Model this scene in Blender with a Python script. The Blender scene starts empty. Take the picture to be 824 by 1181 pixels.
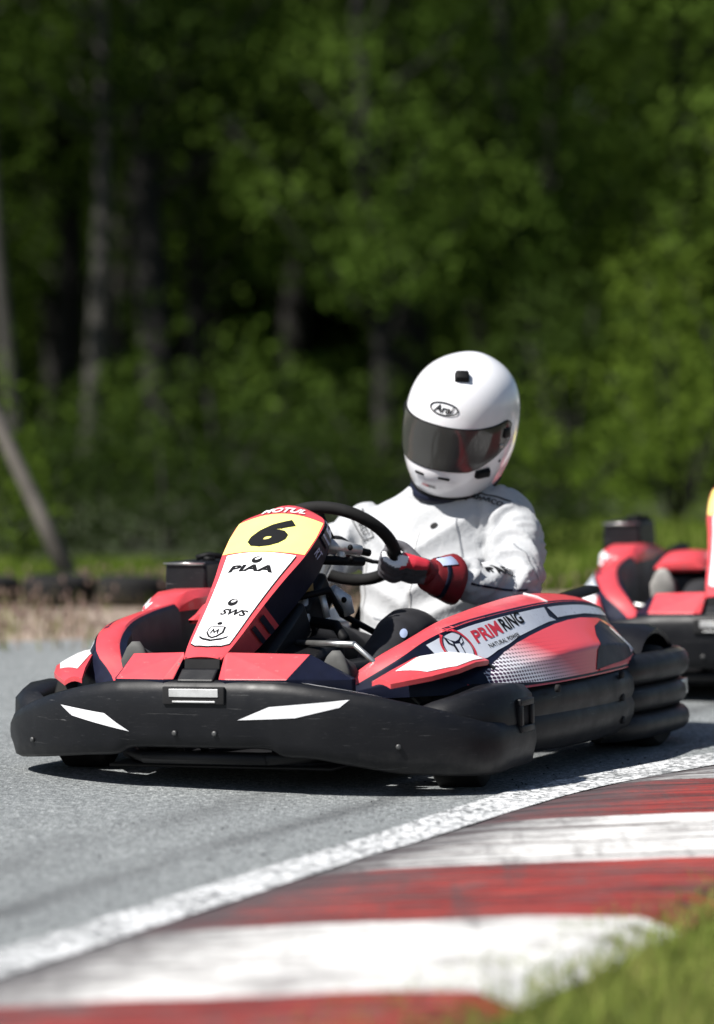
import bpy, bmesh, math, random
from mathutils import Vector, Matrix, noise
from mathutils.bvhtree import BVHTree
R = math.radians
random.seed(7)
scene = bpy.context.scene
COL = scene.collection

# ------------------------------------------------------------------ basics
def link(o, parent=None):
    COL.objects.link(o)
    if parent is not None:
        o.parent = parent
    return o

def tag(o, label=None, cat=None, group=None, kind=None):
    if label: o['label'] = label
    if cat: o['category'] = cat
    if group: o['group'] = group
    if kind: o['kind'] = kind
    return o

def empty(name, loc=(0, 0, 0), rot=(0, 0, 0)):
    o = bpy.data.objects.new(name, None)
    o.empty_display_size = .1
    o.location = loc
    o.rotation_euler = rot
    return link(o)

def mk(name, verts, faces, mats, parent=None, smooth=True, midx=None, bevel=0, sub=0, angle=None):
    me = bpy.data.meshes.new(name)
    me.from_pydata([tuple(v) for v in verts], [], faces)
    me.validate()
    if not isinstance(mats, (list, tuple)): mats = [mats]
    for m in mats: me.materials.append(m)
    if midx is not None and len(midx) == len(me.polygons):
        me.polygons.foreach_set('material_index', midx)
    bm = bmesh.new(); bm.from_mesh(me)
    bmesh.ops.recalc_face_normals(bm, faces=bm.faces)
    bm.to_mesh(me); bm.free()
    me.polygons.foreach_set('use_smooth', [smooth] * len(me.polygons))
    if angle is not None:
        me.set_sharp_from_angle(angle=R(angle))
    o = link(bpy.data.objects.new(name, me), parent)
    if bevel:
        b = o.modifiers.new('bevel', 'BEVEL'); b.width = bevel; b.segments = 2; b.limit_method = 'ANGLE'; b.angle_limit = R(35)
    if sub:
        s = o.modifiers.new('sub', 'SUBSURF'); s.levels = sub; s.render_levels = sub
    return o

class MB:
    """collects shapes into one mesh"""
    def __init__(s): s.v = []; s.f = []; s.m = []
    def add(s, v, f, m=0):
        n = len(s.v); s.v += [Vector(p) for p in v]
        s.f += [tuple(i + n for i in q) for q in f]; s.m += [m] * len(f)
        return s
    def loft(s, rings, closed=True, cap=True, m=0):
        n = len(rings[0]); v = [p for r in rings for p in r]; f = []
        for i in range(len(rings) - 1):
            for j in range(n if closed else n - 1):
                k = (j + 1) % n
                f.append((i * n + j, i * n + k, (i + 1) * n + k, (i + 1) * n + j))
        if cap and closed:
            f.append(tuple(range(n - 1, -1, -1))); b = (len(rings) - 1) * n
            f.append(tuple(range(b, b + n)))
        return s.add(v, f, m)
    def tube(s, pts, rad, n=12, m=0, closed=False, flat=1.0):
        pts = [Vector(p) for p in pts]; N = len(pts)
        if not isinstance(rad, (list, tuple)): rad = [rad] * N
        rings = []; up = None
        for i in range(N):
            a = pts[(i - 1) % N] if closed or i > 0 else pts[i]
            b = pts[(i + 1) % N] if closed or i < N - 1 else pts[i]
            t = (b - a).normalized()
            if up is None:
                up = Vector((0, 0, 1)) if abs(t.z) < .9 else Vector((1, 0, 0))
            x = up - t * up.dot(t); x.normalize(); up = x
            y = t.cross(x)
            rings.append([pts[i] + rad[i] * (x * math.cos(2 * math.pi * k / n) * flat + y * math.sin(2 * math.pi * k / n)) for k in range(n)])
        if closed: rings.append(rings[0])
        return s.loft(rings, True, not closed, m)
    def box(s, c, d, rot=None, m=0, taper=1.0):
        c = Vector(c); v = []
        for z in (-1, 1):
            k = taper if z > 0 else 1
            for x, y in ((-1, -1), (1, -1), (1, 1), (-1, 1)):
                p = Vector((x * d[0] / 2 * k, y * d[1] / 2 * k, z * d[2] / 2))
                if rot is not None: p = rot @ p
                v.append(c + p)
        return s.add(v, [(3, 2, 1, 0), (4, 5, 6, 7), (0, 1, 5, 4), (1, 2, 6, 5), (2, 3, 7, 6), (3, 0, 4, 7)], m)
    def ellipsoid(s, c, r, rot=None, n=16, m=0):
        c = Vector(c); rings = []
        for i in range(n + 1):
            e = -math.pi / 2 + math.pi * (i + .02) / (n + .04)
            ring = []
            for k in range(n):
                a = 2 * math.pi * k / n
                p = Vector((r[0] * math.cos(e) * math.cos(a), r[1] * math.cos(e) * math.sin(a), r[2] * math.sin(e)))
                if rot is not None: p = rot @ p
                ring.append(c + p)
            rings.append(ring)
        return s.loft(rings, True, True, m)
    def lathe(s, prof, c, axis='X', n=32, rot=None, m=0):
        c = Vector(c); rings = []
        for (r, h) in prof:
            ring = []
            for k in range(n):
                a = 2 * math.pi * k / n
                p = Vector((h, r * math.cos(a), r * math.sin(a))) if axis == 'X' else Vector((r * math.cos(a), r * math.sin(a), h))
                if rot is not None: p = rot @ p
                ring.append(c + p)
            rings.append(ring)
        return s.loft(rings, True, tuple(prof[0]) != tuple(prof[-1]), m)
    def build(s, name, mats, parent=None, **k):
        return mk(name, s.v, s.f, mats, parent, midx=s.m, **k)

def interp(tab, x):
    """tab: list of (x, a, b, ...) sorted by x descending or ascending; linear with smoothing by cubic hermite"""
    t = sorted(tab)
    if x <= t[0][0]: return list(t[0][1:])
    if x >= t[-1][0]: return list(t[-1][1:])
    for i in range(len(t) - 1):
        if t[i][0] <= x <= t[i + 1][0]:
            h = t[i + 1][0] - t[i][0]; u = (x - t[i][0]) / h; out = []
            for j in range(1, len(t[0])):
                def sl(k):
                    if k == 0: return (t[1][j] - t[0][j]) / (t[1][0] - t[0][0])
                    if k == len(t) - 1: return (t[k][j] - t[k - 1][j]) / (t[k][0] - t[k - 1][0])
                    return .5 * ((t[k + 1][j] - t[k][j]) / (t[k + 1][0] - t[k][0]) + (t[k][j] - t[k - 1][j]) / (t[k][0] - t[k - 1][0]))
                p0, p1, m0, m1 = t[i][j], t[i + 1][j], sl(i) * h, sl(i + 1) * h
                out.append((2*u**3-3*u**2+1)*p0 + (u**3-2*u**2+u)*m0 + (-2*u**3+3*u**2)*p1 + (u**3-u**2)*m1)
            return out

def bvh_of(o):
    me = o.data
    return BVHTree.FromPolygons([v.co.copy() for v in me.vertices], [tuple(p.vertices) for p in me.polygons])

def eval_mesh(o):
    dg = bpy.context.evaluated_depsgraph_get(); dg.update()
    return bpy.data.meshes.new_from_object(o.evaluated_get(dg))

# ------------------------------------------------------------------ flat shapes laid on surfaces
def refine(bm, maxlen):
    for _ in range(7):
        es = [e for e in bm.edges if e.calc_length() > maxlen]
        if not es: break
        bmesh.ops.subdivide_edges(bm, edges=es, cuts=1)
        bmesh.ops.triangulate(bm, faces=bm.faces)

def shape2d(polys, maxlen):
    bm = bmesh.new()
    for p in polys:
        vs = [bm.verts.new((a, b, 0)) for a, b in p]
        f = bm.faces.new(vs)
        if f.normal.z < 0 or f.calc_area() < 0: f.normal_flip()
    bmesh.ops.triangulate(bm, faces=bm.faces)
    refine(bm, maxlen)
    return bm

def text2d(txt, w, h, maxlen, bold=0.0, shear=0.0, space=1.0):
    cu = bpy.data.curves.new('t', 'FONT'); cu.body = txt; cu.offset = bold; cu.shear = shear
    cu.space_character = space; cu.resolution_u = 3
    o = bpy.data.objects.new('t', cu); COL.objects.link(o)
    me = eval_mesh(o)
    bpy.data.objects.remove(o); bpy.data.curves.remove(cu)
    bm = bmesh.new(); bm.from_mesh(me); bpy.data.meshes.remove(me)
    xs = [v.co.x for v in bm.verts]; ys = [v.co.y for v in bm.verts]
    x0, x1, y0, y1 = min(xs), max(xs), min(ys), max(ys)
    for v in bm.verts:
        v.co = Vector(((v.co.x - (x0 + x1) / 2) / (x1 - x0) * w, (v.co.y - (y0 + y1) / 2) / (y1 - y0) * h, 0))
    bmesh.ops.triangulate(bm, faces=bm.faces)
    refine(bm, maxlen)
    return bm

def lay(name, bm, fn, m, parent):
    """map the flat shape (u,v) through fn(u,v)->point on the real surface"""
    kill = []
    for v in bm.verts:
        p = fn(v.co.x, v.co.y)
        if p is None: kill.append(v)
        else: v.co = p
    if kill: bmesh.ops.delete(bm, geom=kill, context='VERTS')
    me = bpy.data.meshes.new(name); bm.to_mesh(me); bm.free()
    me.materials.append(m)
    me.polygons.foreach_set('use_smooth', [True] * len(me.polygons))
    return link(bpy.data.objects.new(name, me), parent)

def caster(bvh, o, u, v, off=.0015, reach=.6):
    o = Vector(o); u = Vector(u).normalized(); v = Vector(v).normalized(); n = u.cross(v).normalized()
    def fn(a, b):
        p = o + u * a + v * b + n * reach * .5
        hit, nor, i, d = bvh.ray_cast(p, -n, reach)
        return None if hit is None else hit + n * off
    return fn

def ellipse(cx, cy, rx, ry, n=28, rot=0):
    c, s = math.cos(rot), math.sin(rot)
    return [(cx + rx*math.cos(2*math.pi*k/n)*c - ry*math.sin(2*math.pi*k/n)*s, cy + rx*math.cos(2*math.pi*k/n)*s + ry*math.sin(2*math.pi*k/n)*c) for k in range(n)]

def ring_polys(cx, cy, rx, ry, t, n=28, rot=0):
    a = ellipse(cx, cy, rx, ry, n, rot); b = ellipse(cx, cy, rx - t, ry - t, n, rot)
    return [[a[i], a[(i+1) % n], b[(i+1) % n], b[i]] for i in range(n)]

# ------------------------------------------------------------------ materials
def new_mat(name):
    m = bpy.data.materials.new(name); m.use_nodes = True
    nt = m.node_tree; b = nt.nodes['Principled BSDF']
    return m, nt, b

def coords(nt, scale=(1, 1, 1), rot=(0, 0, 0), kind='Object'):
    tc = nt.nodes.new('ShaderNodeTexCoord'); mp = nt.nodes.new('ShaderNodeMapping')
    mp.inputs['Scale'].default_value = scale; mp.inputs['Rotation'].default_value = rot
    nt.links.new(tc.outputs[kind], mp.inputs['Vector'])
    return mp.outputs['Vector']

def nz(nt, vec, scale, detail=3, rough=.5, dist=0):
    n = nt.nodes.new('ShaderNodeTexNoise'); n.inputs['Scale'].default_value = scale
    n.inputs['Detail'].default_value = detail; n.inputs['Roughness'].default_value = rough; n.inputs['Distortion'].default_value = dist
    nt.links.new(vec, n.inputs['Vector']); return n.outputs['Fac']

def ramp(nt, fac, stops, interp_='LINEAR'):
    r = nt.nodes.new('ShaderNodeValToRGB'); r.color_ramp.interpolation = interp_
    e = r.color_ramp.elements
    while len(e) < len(stops): e.new(.5)
    for k, (p, c) in enumerate(stops):
        e[k].position = p
        e[k].color = (c, c, c, 1) if not isinstance(c, (tuple, list)) else (*c, 1)
    nt.links.new(fac, r.inputs['Fac']); return r.outputs['Color']

def mixc(nt, fac, a, b, mode='MIX'):
    n = nt.nodes.new('ShaderNodeMix'); n.data_type = 'RGBA'; n.blend_type = mode
    for s, x in ((n.inputs[0], fac), (n.inputs[6], a), (n.inputs[7], b)):
        if isinstance(x, (int, float)): s.default_value = x
        elif isinstance(x, (tuple, list)): s.default_value = (*x, 1)
        else: nt.links.new(x, s)
    return n.outputs[2]

def mth(nt, op, a, b=None, c=None):
    n = nt.nodes.new('ShaderNodeMath'); n.operation = op
    for s, x in zip(n.inputs, (a, b, c)):
        if x is None: continue
        if isinstance(x, (int, float)): s.default_value = x
        else: nt.links.new(x, s)
    return n.outputs[0]

def bump(nt, b, h, strength=.3, dist=.002):
    n = nt.nodes.new('ShaderNodeBump'); n.inputs['Strength'].default_value = strength; n.inputs['Distance'].default_value = dist
    nt.links.new(h, n.inputs['Height']); nt.links.new(n.outputs['Normal'], b.inputs['Normal'])

def simple(name, col, rough=.5, metal=0, coat=0, var=.12, vscale=30, bmp=0, bscale=200, spec=.5, dirt=None, chips=0):
    m, nt, b = new_mat(name)
    v = coords(nt)
    f = nz(nt, v, vscale, 4)
    lo = tuple(c * (1 - var) for c in col); hi = tuple(min(1, c * (1 + var)) for c in col)
    c = mixc(nt, ramp(nt, f, [(.3, 0), (.7, 1)]), lo, hi)
    if dirt:
        d = nz(nt, v, 9, 6, .65)
        c = mixc(nt, ramp(nt, d, [(.52, 0), (.78, dirt[1])]), c, dirt[0])
    if chips:
        ch = nz(nt, v, 55, 4, .6)
        c = mixc(nt, ramp(nt, ch, [(.675, 0), (.69, chips)]), c, (.16, .15, .15))
        sr = nz(nt, coords(nt, (6, 6, 70), (.3, .1, 0)), 3.3, 4, .7, .6)
        c = mixc(nt, ramp(nt, sr, [(.67, 0), (.70, chips * .7)]), c, (.30, .27, .26))
    nt.links.new(c, b.inputs['Base Color'])
    b.inputs['Roughness'].default_value = rough; b.inputs['Metallic'].default_value = metal
    b.inputs['Coat Weight'].default_value = coat; b.inputs['Coat Roughness'].default_value = .08
    b.inputs['Specular IOR Level'].default_value = spec
    rr = nz(nt, v, vscale * .6, 5)
    nt.links.new(mth(nt, 'MULTIPLY_ADD', rr, .25, rough - .12), b.inputs['Roughness'])
    if bmp: bump(nt, b, nz(nt, v, bscale, 3), bmp, .001)
    return m

M = {}
M['red'] = simple('red_plastic', (.62, .060, .074), .38, coat=.25, var=.06, dirt=((.16, .05, .045), .4), chips=.7)
M['red2'] = simple('dark_red_fabric', (.17, .005, .009), .6, var=.2, bmp=.2)
M['white'] = simple('white_sticker', (.78, .78, .80), .35, coat=.2, var=.04, dirt=((.45, .42, .38), .3), chips=.5)
M['panelwhite'] = simple('shade_tinted_white_sticker', (.62, .66, .74), .3, coat=.3, var=.04, dirt=((.4, .4, .4), .25), chips=.4)  # white with the bluish cast of shade mixed into its colour
M['yellow'] = simple('yellow_number_sticker', (.83, .76, .22), .4, coat=.2, var=.03)
M['navy'] = simple('navy_sticker', (.006, .008, .022), .45, var=.2, spec=.25)
M['ink'] = simple('black_lettering', (.005, .005, .006), .6, var=.1, spec=.15)
M['greyink'] = simple('pale_grey_lettering', (.5, .5, .5), .4, var=.1)
M['redink'] = simple('red_lettering', (.55, .03, .05), .4, var=.1)
M['blackmetal'] = simple('black_powder_coat', (.006, .006, .007), .5, spec=.25)
M['rubber'] = simple('tyre_rubber', (.009, .009, .009), .8, var=.3, spec=.25, dirt=((.05, .047, .044), .2), bmp=.2)
M['darksteel'] = simple('dull_dark_steel', (.10, .10, .10), .5, metal=.7)
M['steel'] = simple('zinc_steel', (.55, .55, .54), .32, metal=.9, var=.2, dirt=((.15, .12, .1), .5))
M['alloy'] = simple('cast_aluminium', (.62, .62, .62), .45, metal=.6, var=.15, dirt=((.12, .1, .09), .6))
M['gold'] = simple('amber_tank_plastic', (.36, .20, .035), .35, var=.15)
M['seat'] = simple('black_fibreglass', (.006, .006, .008), .4, spec=.3)
M['helmet'] = simple('white_gloss_paint', (.80, .80, .83), .22, coat=.8, var=.015)
M['sole'] = simple('grey_rubber_sole', (.075, .075, .072), .75, var=.2, bmp=.2)
M['palesole'] = simple('pale_grey_rubber_sole', (.26, .25, .235), .75, var=.2, bmp=.2)
M['greyleather'] = simple('grey_glove_suede', (.09, .088, .10), .75, var=.25, vscale=60, bmp=.5, bscale=350)
M['shoe'] = simple('black_shoe_suede', (.02, .02, .022), .7)
M['trousers'] = simple('black_trouser_cloth', (.010, .010, .013), .8, var=.3, bmp=.3, bscale=60)
M['lining'] = simple('black_lining', (.006, .006, .007), .9)
M['lilac'] = simple('pale_blue_sticker', (.42, .50, .70), .35, coat=.2, var=.05)

def bumper_mat():
    m, nt, b = new_mat('scuffed_black_plastic')
    v = coords(nt)
    sc = nz(nt, coords(nt, (14, 14, 120)), 2.2, 6, .75, .6)
    du = nz(nt, v, 6, 6, .65)
    c = mixc(nt, ramp(nt, du, [(.35, 0), (.8, .8)]), (.0045, .005, .0068), (.011, .011, .013))
    c = mixc(nt, ramp(nt, sc, [(.60, 0), (.72, .6)]), c, (.06, .06, .064))
    sc2 = nz(nt, coords(nt, (2.2, 2.2, 55), (.3, .25, 0)), 3.1, 5, .7, .8)
    c = mixc(nt, ramp(nt, sc2, [(.655, 0), (.70, .6)]), c, (.13, .13, .13))
    low = nt.nodes.new('ShaderNodeSeparateXYZ'); nt.links.new(v, low.inputs[0])
    splash = mth(nt, 'MULTIPLY', ramp(nt, low.outputs['Z'], [(.05, 1), (.16, 0)]), nz(nt, v, 22, 6, .7))
    c = mixc(nt, ramp(nt, splash, [(.25, 0), (.6, .5)]), c, (.05, .048, .045))
    nt.links.new(c, b.inputs['Base Color'])
    nt.links.new(mth(nt, 'MULTIPLY_ADD', nz(nt, v, 18, 6), .35, .28), b.inputs['Roughness'])
    b.inputs['Specular IOR Level'].default_value = .28
    bump(nt, b, mth(nt, 'ADD', mth(nt, 'MULTIPLY', nz(nt, v, 14, 3), .8), mth(nt, 'MULTIPLY', nz(nt, v, 400, 2), .12)), .25, .004)
    return m
M['bumper'] = bumper_mat()

def suit_mat():
    m, nt, b = new_mat('white_race_suit_cloth')
    v = coords(nt)
    c = mixc(nt, ramp(nt, nz(nt, v, 9, 5, .6), [(.4, 0), (.8, .5)]), (.43, .44, .455), (.345, .355, .375))
    sm = nz(nt, v, 3.5, 6, .7)
    c = mixc(nt, ramp(nt, sm, [(.6, 0), (.8, .22)]), c, (.38, .37, .36))
    nt.links.new(c, b.inputs['Base Color']); b.inputs['Roughness'].default_value = .75
    b.inputs['Sheen Weight'].default_value = .2
    h = mth(nt, 'ADD', nz(nt, coords(nt, (1, 1.6, 1), (0.5, .4, .8)), 26, 4, .55, 1.2), mth(nt, 'MULTIPLY', nz(nt, v, 700, 2), .06))
    bump(nt, b, h, .30, .012)
    return m
M['suit'] = suit_mat()

def visor_mat():
    m, nt, b = new_mat('smoked_mirror_visor')
    b.inputs['Base Color'].default_value = (.045, .045, .043, 1)
    b.inputs['Metallic'].default_value = .15; b.inputs['Roughness'].default_value = .06
    v = coords(nt)
    nt.links.new(mth(nt, 'MULTIPLY_ADD', nz(nt, v, 30, 4), .12, .07), b.inputs['Roughness'])
    b.inputs['Coat Weight'].default_value = .3
    return m
M['visor'] = visor_mat()

def dotted_mat(side):
    """halftone sticker: white with dark dots at the front fading to plain red at the back"""
    m, nt, b = new_mat('halftone_dot_sticker')
    tc = nt.nodes.new('ShaderNodeTexCoord'); s = nt.nodes.new('ShaderNodeSeparateXYZ'); nt.links.new(tc.outputs['Object'], s.inputs[0])
    Y, Z = s.outputs['Y'], s.outputs['Z']
    P = 1 / .0125
    def cell(a, b_):
        fx = mth(nt, 'SUBTRACT', mth(nt, 'FRACT', mth(nt, 'MULTIPLY_ADD', a, P, 100.0)), .5)
        fz = mth(nt, 'SUBTRACT', mth(nt, 'FRACT', mth(nt, 'MULTIPLY_ADD', b_, P * 1.45, 100.0)), .5)
        return mth(nt, 'SQRT', mth(nt, 'ADD', mth(nt, 'MULTIPLY', fx, fx), mth(nt, 'MULTIPLY', fz, fz)))
    d = cell(Y, Z)
    # t: 0 at the front lower edge, 1 towards the back
    t = mth(nt, 'MULTIPLY_ADD', Y, -1.9, .98)
    t = mth(nt, 'ADD', t, mth(nt, 'MULTIPLY_ADD', Z, 3.2, -.92))
    redness = ramp(nt, t, [(.25, 0), (.68, 1)])
    base = mixc(nt, redness, (.70, .70, .74), (.64, .060, .074))
    rad = mth(nt, 'MULTIPLY_ADD', t, -.36, .42)
    dot = mth(nt, 'LESS_THAN', d, rad)
    dc = mixc(nt, ramp(nt, t, [(.35, 0), (.8, 1)]), (.05, .02, .05), (.42, .015, .03))
    c = mixc(nt, dot, base, dc)
    nt.links.new(c, b.inputs['Base Color']); b.inputs['Roughness'].default_value = .32; b.inputs['Coat Weight'].default_value = .3
    return m
M['dots'] = dotted_mat(1)

def leaf_mat(name, c1, c2):
    m = bpy.data.materials.new(name); m.use_nodes = True; nt = m.node_tree; nt.nodes.clear()
    out = nt.nodes.new('ShaderNodeOutputMaterial'); d = nt.nodes.new('ShaderNodeBsdfDiffuse'); t = nt.nodes.new('ShaderNodeBsdfTranslucent')
    mx = nt.nodes.new('ShaderNodeMixShader'); mx.inputs[0].default_value = .35
    oi = nt.nodes.new('ShaderNodeObjectInfo')
    g = nt.nodes.new('ShaderNodeNewGeometry')
    f = nz(nt, g.outputs['Position'], .9, 4, .6)
    f2 = mth(nt, 'MULTIPLY_ADD', oi.outputs['Random'], .5, mth(nt, 'MULTIPLY_ADD', f, 1.2, -.35))
    c = mixc(nt, f2, c1, c2)
    c = mixc(nt, mth(nt, 'MULTIPLY', g.outputs['Random Per Island'], .18), c, (.08, .11, .025))
    nt.links.new(c, d.inputs[0]); nt.links.new(mixc(nt, .25, c, (.08, .14, .01)), t.inputs[0])
    nt.links.new(d.outputs[0], mx.inputs[1]); nt.links.new(t.outputs[0], mx.inputs[2]); nt.links.new(mx.outputs[0], out.inputs[0])
    return m
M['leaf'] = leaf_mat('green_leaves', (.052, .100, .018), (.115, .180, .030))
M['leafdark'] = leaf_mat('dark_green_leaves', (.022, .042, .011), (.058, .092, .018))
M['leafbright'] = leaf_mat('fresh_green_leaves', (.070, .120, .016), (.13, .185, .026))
M['grassblade'] = leaf_mat('grass_blades', (.17, .235, .045), (.29, .335, .085))
M['grassblade2'] = leaf_mat('yellowing_grass_blades', (.26, .27, .07), (.36, .34, .12))
M['dryblade'] = leaf_mat('dry_weeds', (.22, .17, .12), (.30, .25, .14))
M['pinkweed'] = leaf_mat('pinkish_seed_heads', (.32, .20, .19), (.36, .28, .22))
M['bark'] = simple('dark_bark', (.018, .016, .014), .9, var=.4, vscale=8, bmp=.6, bscale=40)
M['palebark'] = simple('pale_grey_bark', (.045, .042, .036), .9, var=.35, vscale=5, bmp=.6, bscale=30)

# ------------------------------------------------------------------ the setting
def asphalt():
    m, nt, b = new_mat('worn_asphalt')
    v = coords(nt)
    sp = nt.nodes.new('ShaderNodeTexVoronoi'); sp.inputs['Scale'].default_value = 135; nt.links.new(v, sp.inputs['Vector'])
    col = nt.nodes.new('ShaderNodeSeparateColor'); nt.links.new(sp.outputs['Color'], col.inputs[0])
    g = ramp(nt, col.outputs[0], [(0, (.075, .082, .086)), (.4, (.175, .190, .194)), (.85, (.25, .266, .270)), (1, (.40, .42, .42))])
    big = nz(nt, v, .9, 5, .6)
    g = mixc(nt, ramp(nt, big, [(.35, 0), (.75, .3)]), g, (.14, .152, .158))
    # rubber laid down along the racing line, parallel to the painted edge line
    s = nt.nodes.new('ShaderNodeSeparateXYZ'); nt.links.new(v, s.inputs[0])
    X, Y = s.outputs['X'], s.outputs['Y']
    off = mth(nt, 'SUBTRACT', X, mth(nt, 'MULTIPLY_ADD', Y, .415, -3.40))     # ~0 at the line, negative to the left
    wob = mth(nt, 'MULTIPLY_ADD', nz(nt, v, .8, 2), .16, -.08)
    off = mth(nt, 'ADD', off, wob)
    def band(c, w, k):
        d = mth(nt, 'DIVIDE', mth(nt, 'SUBTRACT', off, c), w)
        return mth(nt, 'MULTIPLY', mth(nt, 'POWER', 2.718, mth(nt, 'MULTIPLY', mth(nt, 'MULTIPLY', d, d), -1.0)), k)
    st = mth(nt, 'ADD', mth(nt, 'ADD', band(-.34, .05, .85), band(-.66, .09, .55)), band(-1.5, .25, .35))
    st = mth(nt, 'MULTIPLY', st, ramp(nt, nz(nt, coords(nt, (1, .35, 1), (0, 0, -R(22))), 2.2, 5, .65), [(.3, .15), (.62, 1)]))
    g = mixc(nt, mth(nt, 'MULTIPLY', st, .75), g, (.045, .047, .05))
    nt.links.new(g, b.inputs['Base Color']); b.inputs['Roughness'].default_value = .8
    bump(nt, b, mth(nt, 'ADD', sp.outputs['Distance'], nz(nt, v, 240, 2)), .8, .004)
    return m
M['asphalt'] = asphalt()

def ground_mat(name, a, b_, c_, sc=1.2):
    m, nt, b = new_mat(name); v = coords(nt)
    c = mixc(nt, ramp(nt, nz(nt, v, sc, 6, .65), [(.35, 0), (.65, 1)]), a, b_)
    c = mixc(nt, ramp(nt, nz(nt, v, sc * 9, 5, .7), [(.5, 0), (.75, .8)]), c, c_)
    nt.links.new(c, b.inputs['Base Color']); b.inputs['Roughness'].default_value = .95
    bump(nt, b, nz(nt, v, sc * 25, 4, .7), .8, .03)
    return m
M['grassground'] = ground_mat('grass_ground', (.022, .036, .010), (.038, .052, .015), (.045, .048, .02))
M['dirt'] = ground_mat('dry_dirt', (.24, .19, .15), (.34, .265, .21), (.42, .33, .27), 1.5)

def sheet(name, pts, z, m):
    o = mk(name, [(x, y, z) for x, y in pts], [tuple(range(len(pts)))], m, smooth=False)
    return tag(o, kind='structure')
sheet('ground', [(-250, -60), (250, -60), (250, 400), (-250, 400)], 0, M['grassground'])
LINE = [(4.0, -1.75, -1.59), (5.5, -1.19, -1.03), (6.55, -.775, -.613), (6.865, -.643, -.485), (7.235, -.485, -.334), (7.56, -.349, -.202), (8.13, -.11, .03), (8.46, .031, .178), (8.93, .215, .375), (9.42, .43, .61), (9.82, .69, .875), (10.19, .949, 1.13), (11.2, 1.75, 1.97), (13.0, 3.3, 3.55), (17.0, 6.9, 7.2)]
def line_x(y): return interp(LINE, y)
dense = [4 + 13 * i / 120 for i in range(121)]
trk = [(line_x(y)[1] + .10, y) for y in dense] + [(9, 20), (9, 17.0), (-20, 6.9), (-20, 4)]
# far edge of the track runs obliquely behind the karts
def far_y(x): return 13.9 + .35 * x
trk = [(line_x(y)[1] + .10, y) for y in dense] + [(9, far_y(9) + 1.0), (-22, far_y(-22)), (-22, 2), (-4, 2)]
sheet('track_asphalt', trk, .008, M['asphalt'])
sheet('dirt_verge', [(-22, far_y(-22) - .3), (9, far_y(9) - .3), (14, 20), (2.2, 17.0), (-1, 17.0), (-22, 12.0)], .004, M['dirt'])

def line_mat():
    m, nt, b = new_mat('worn_white_road_paint'); v = coords(nt)
    sp = nt.nodes.new('ShaderNodeTexVoronoi'); sp.inputs['Scale'].default_value = 90; nt.links.new(v, sp.inputs['Vector'])
    cs = nt.nodes.new('ShaderNodeSeparateColor'); nt.links.new(sp.outputs['Color'], cs.inputs[0])
    w = mth(nt, 'ADD', mth(nt, 'MULTIPLY', cs.outputs[0], .55), mth(nt, 'MULTIPLY', nz(nt, v, 3.5, 5, .65), .8))
    c = mixc(nt, ramp(nt, w, [(.55, 0), (.85, 1)]), (.60, .61, .62), (.14, .147, .15))
    nt.links.new(c, b.inputs['Base Color']); b.inputs['Roughness'].default_value = .75
    bump(nt, b, sp.outputs['Distance'], .6, .003)
    return m
vs, fs = [], []
for i, y in enumerate(dense):
    a, b_ = line_x(y)
    j = .006 * noise.noise(Vector((y * 9, 0, 0)))
    for x in (a + j, (a + b_) / 2, b_ + .008 * noise.noise(Vector((y * 7, 5, 0)))): vs.append((x, y, .0125))
    if i:
        k = 3 * i
        fs += [(k-3, k-2, k+1, k), (k-2, k-1, k+2, k+1)]
tag(mk('painted_edge_line', vs, fs, line_mat(), smooth=False), kind='structure')

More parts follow.
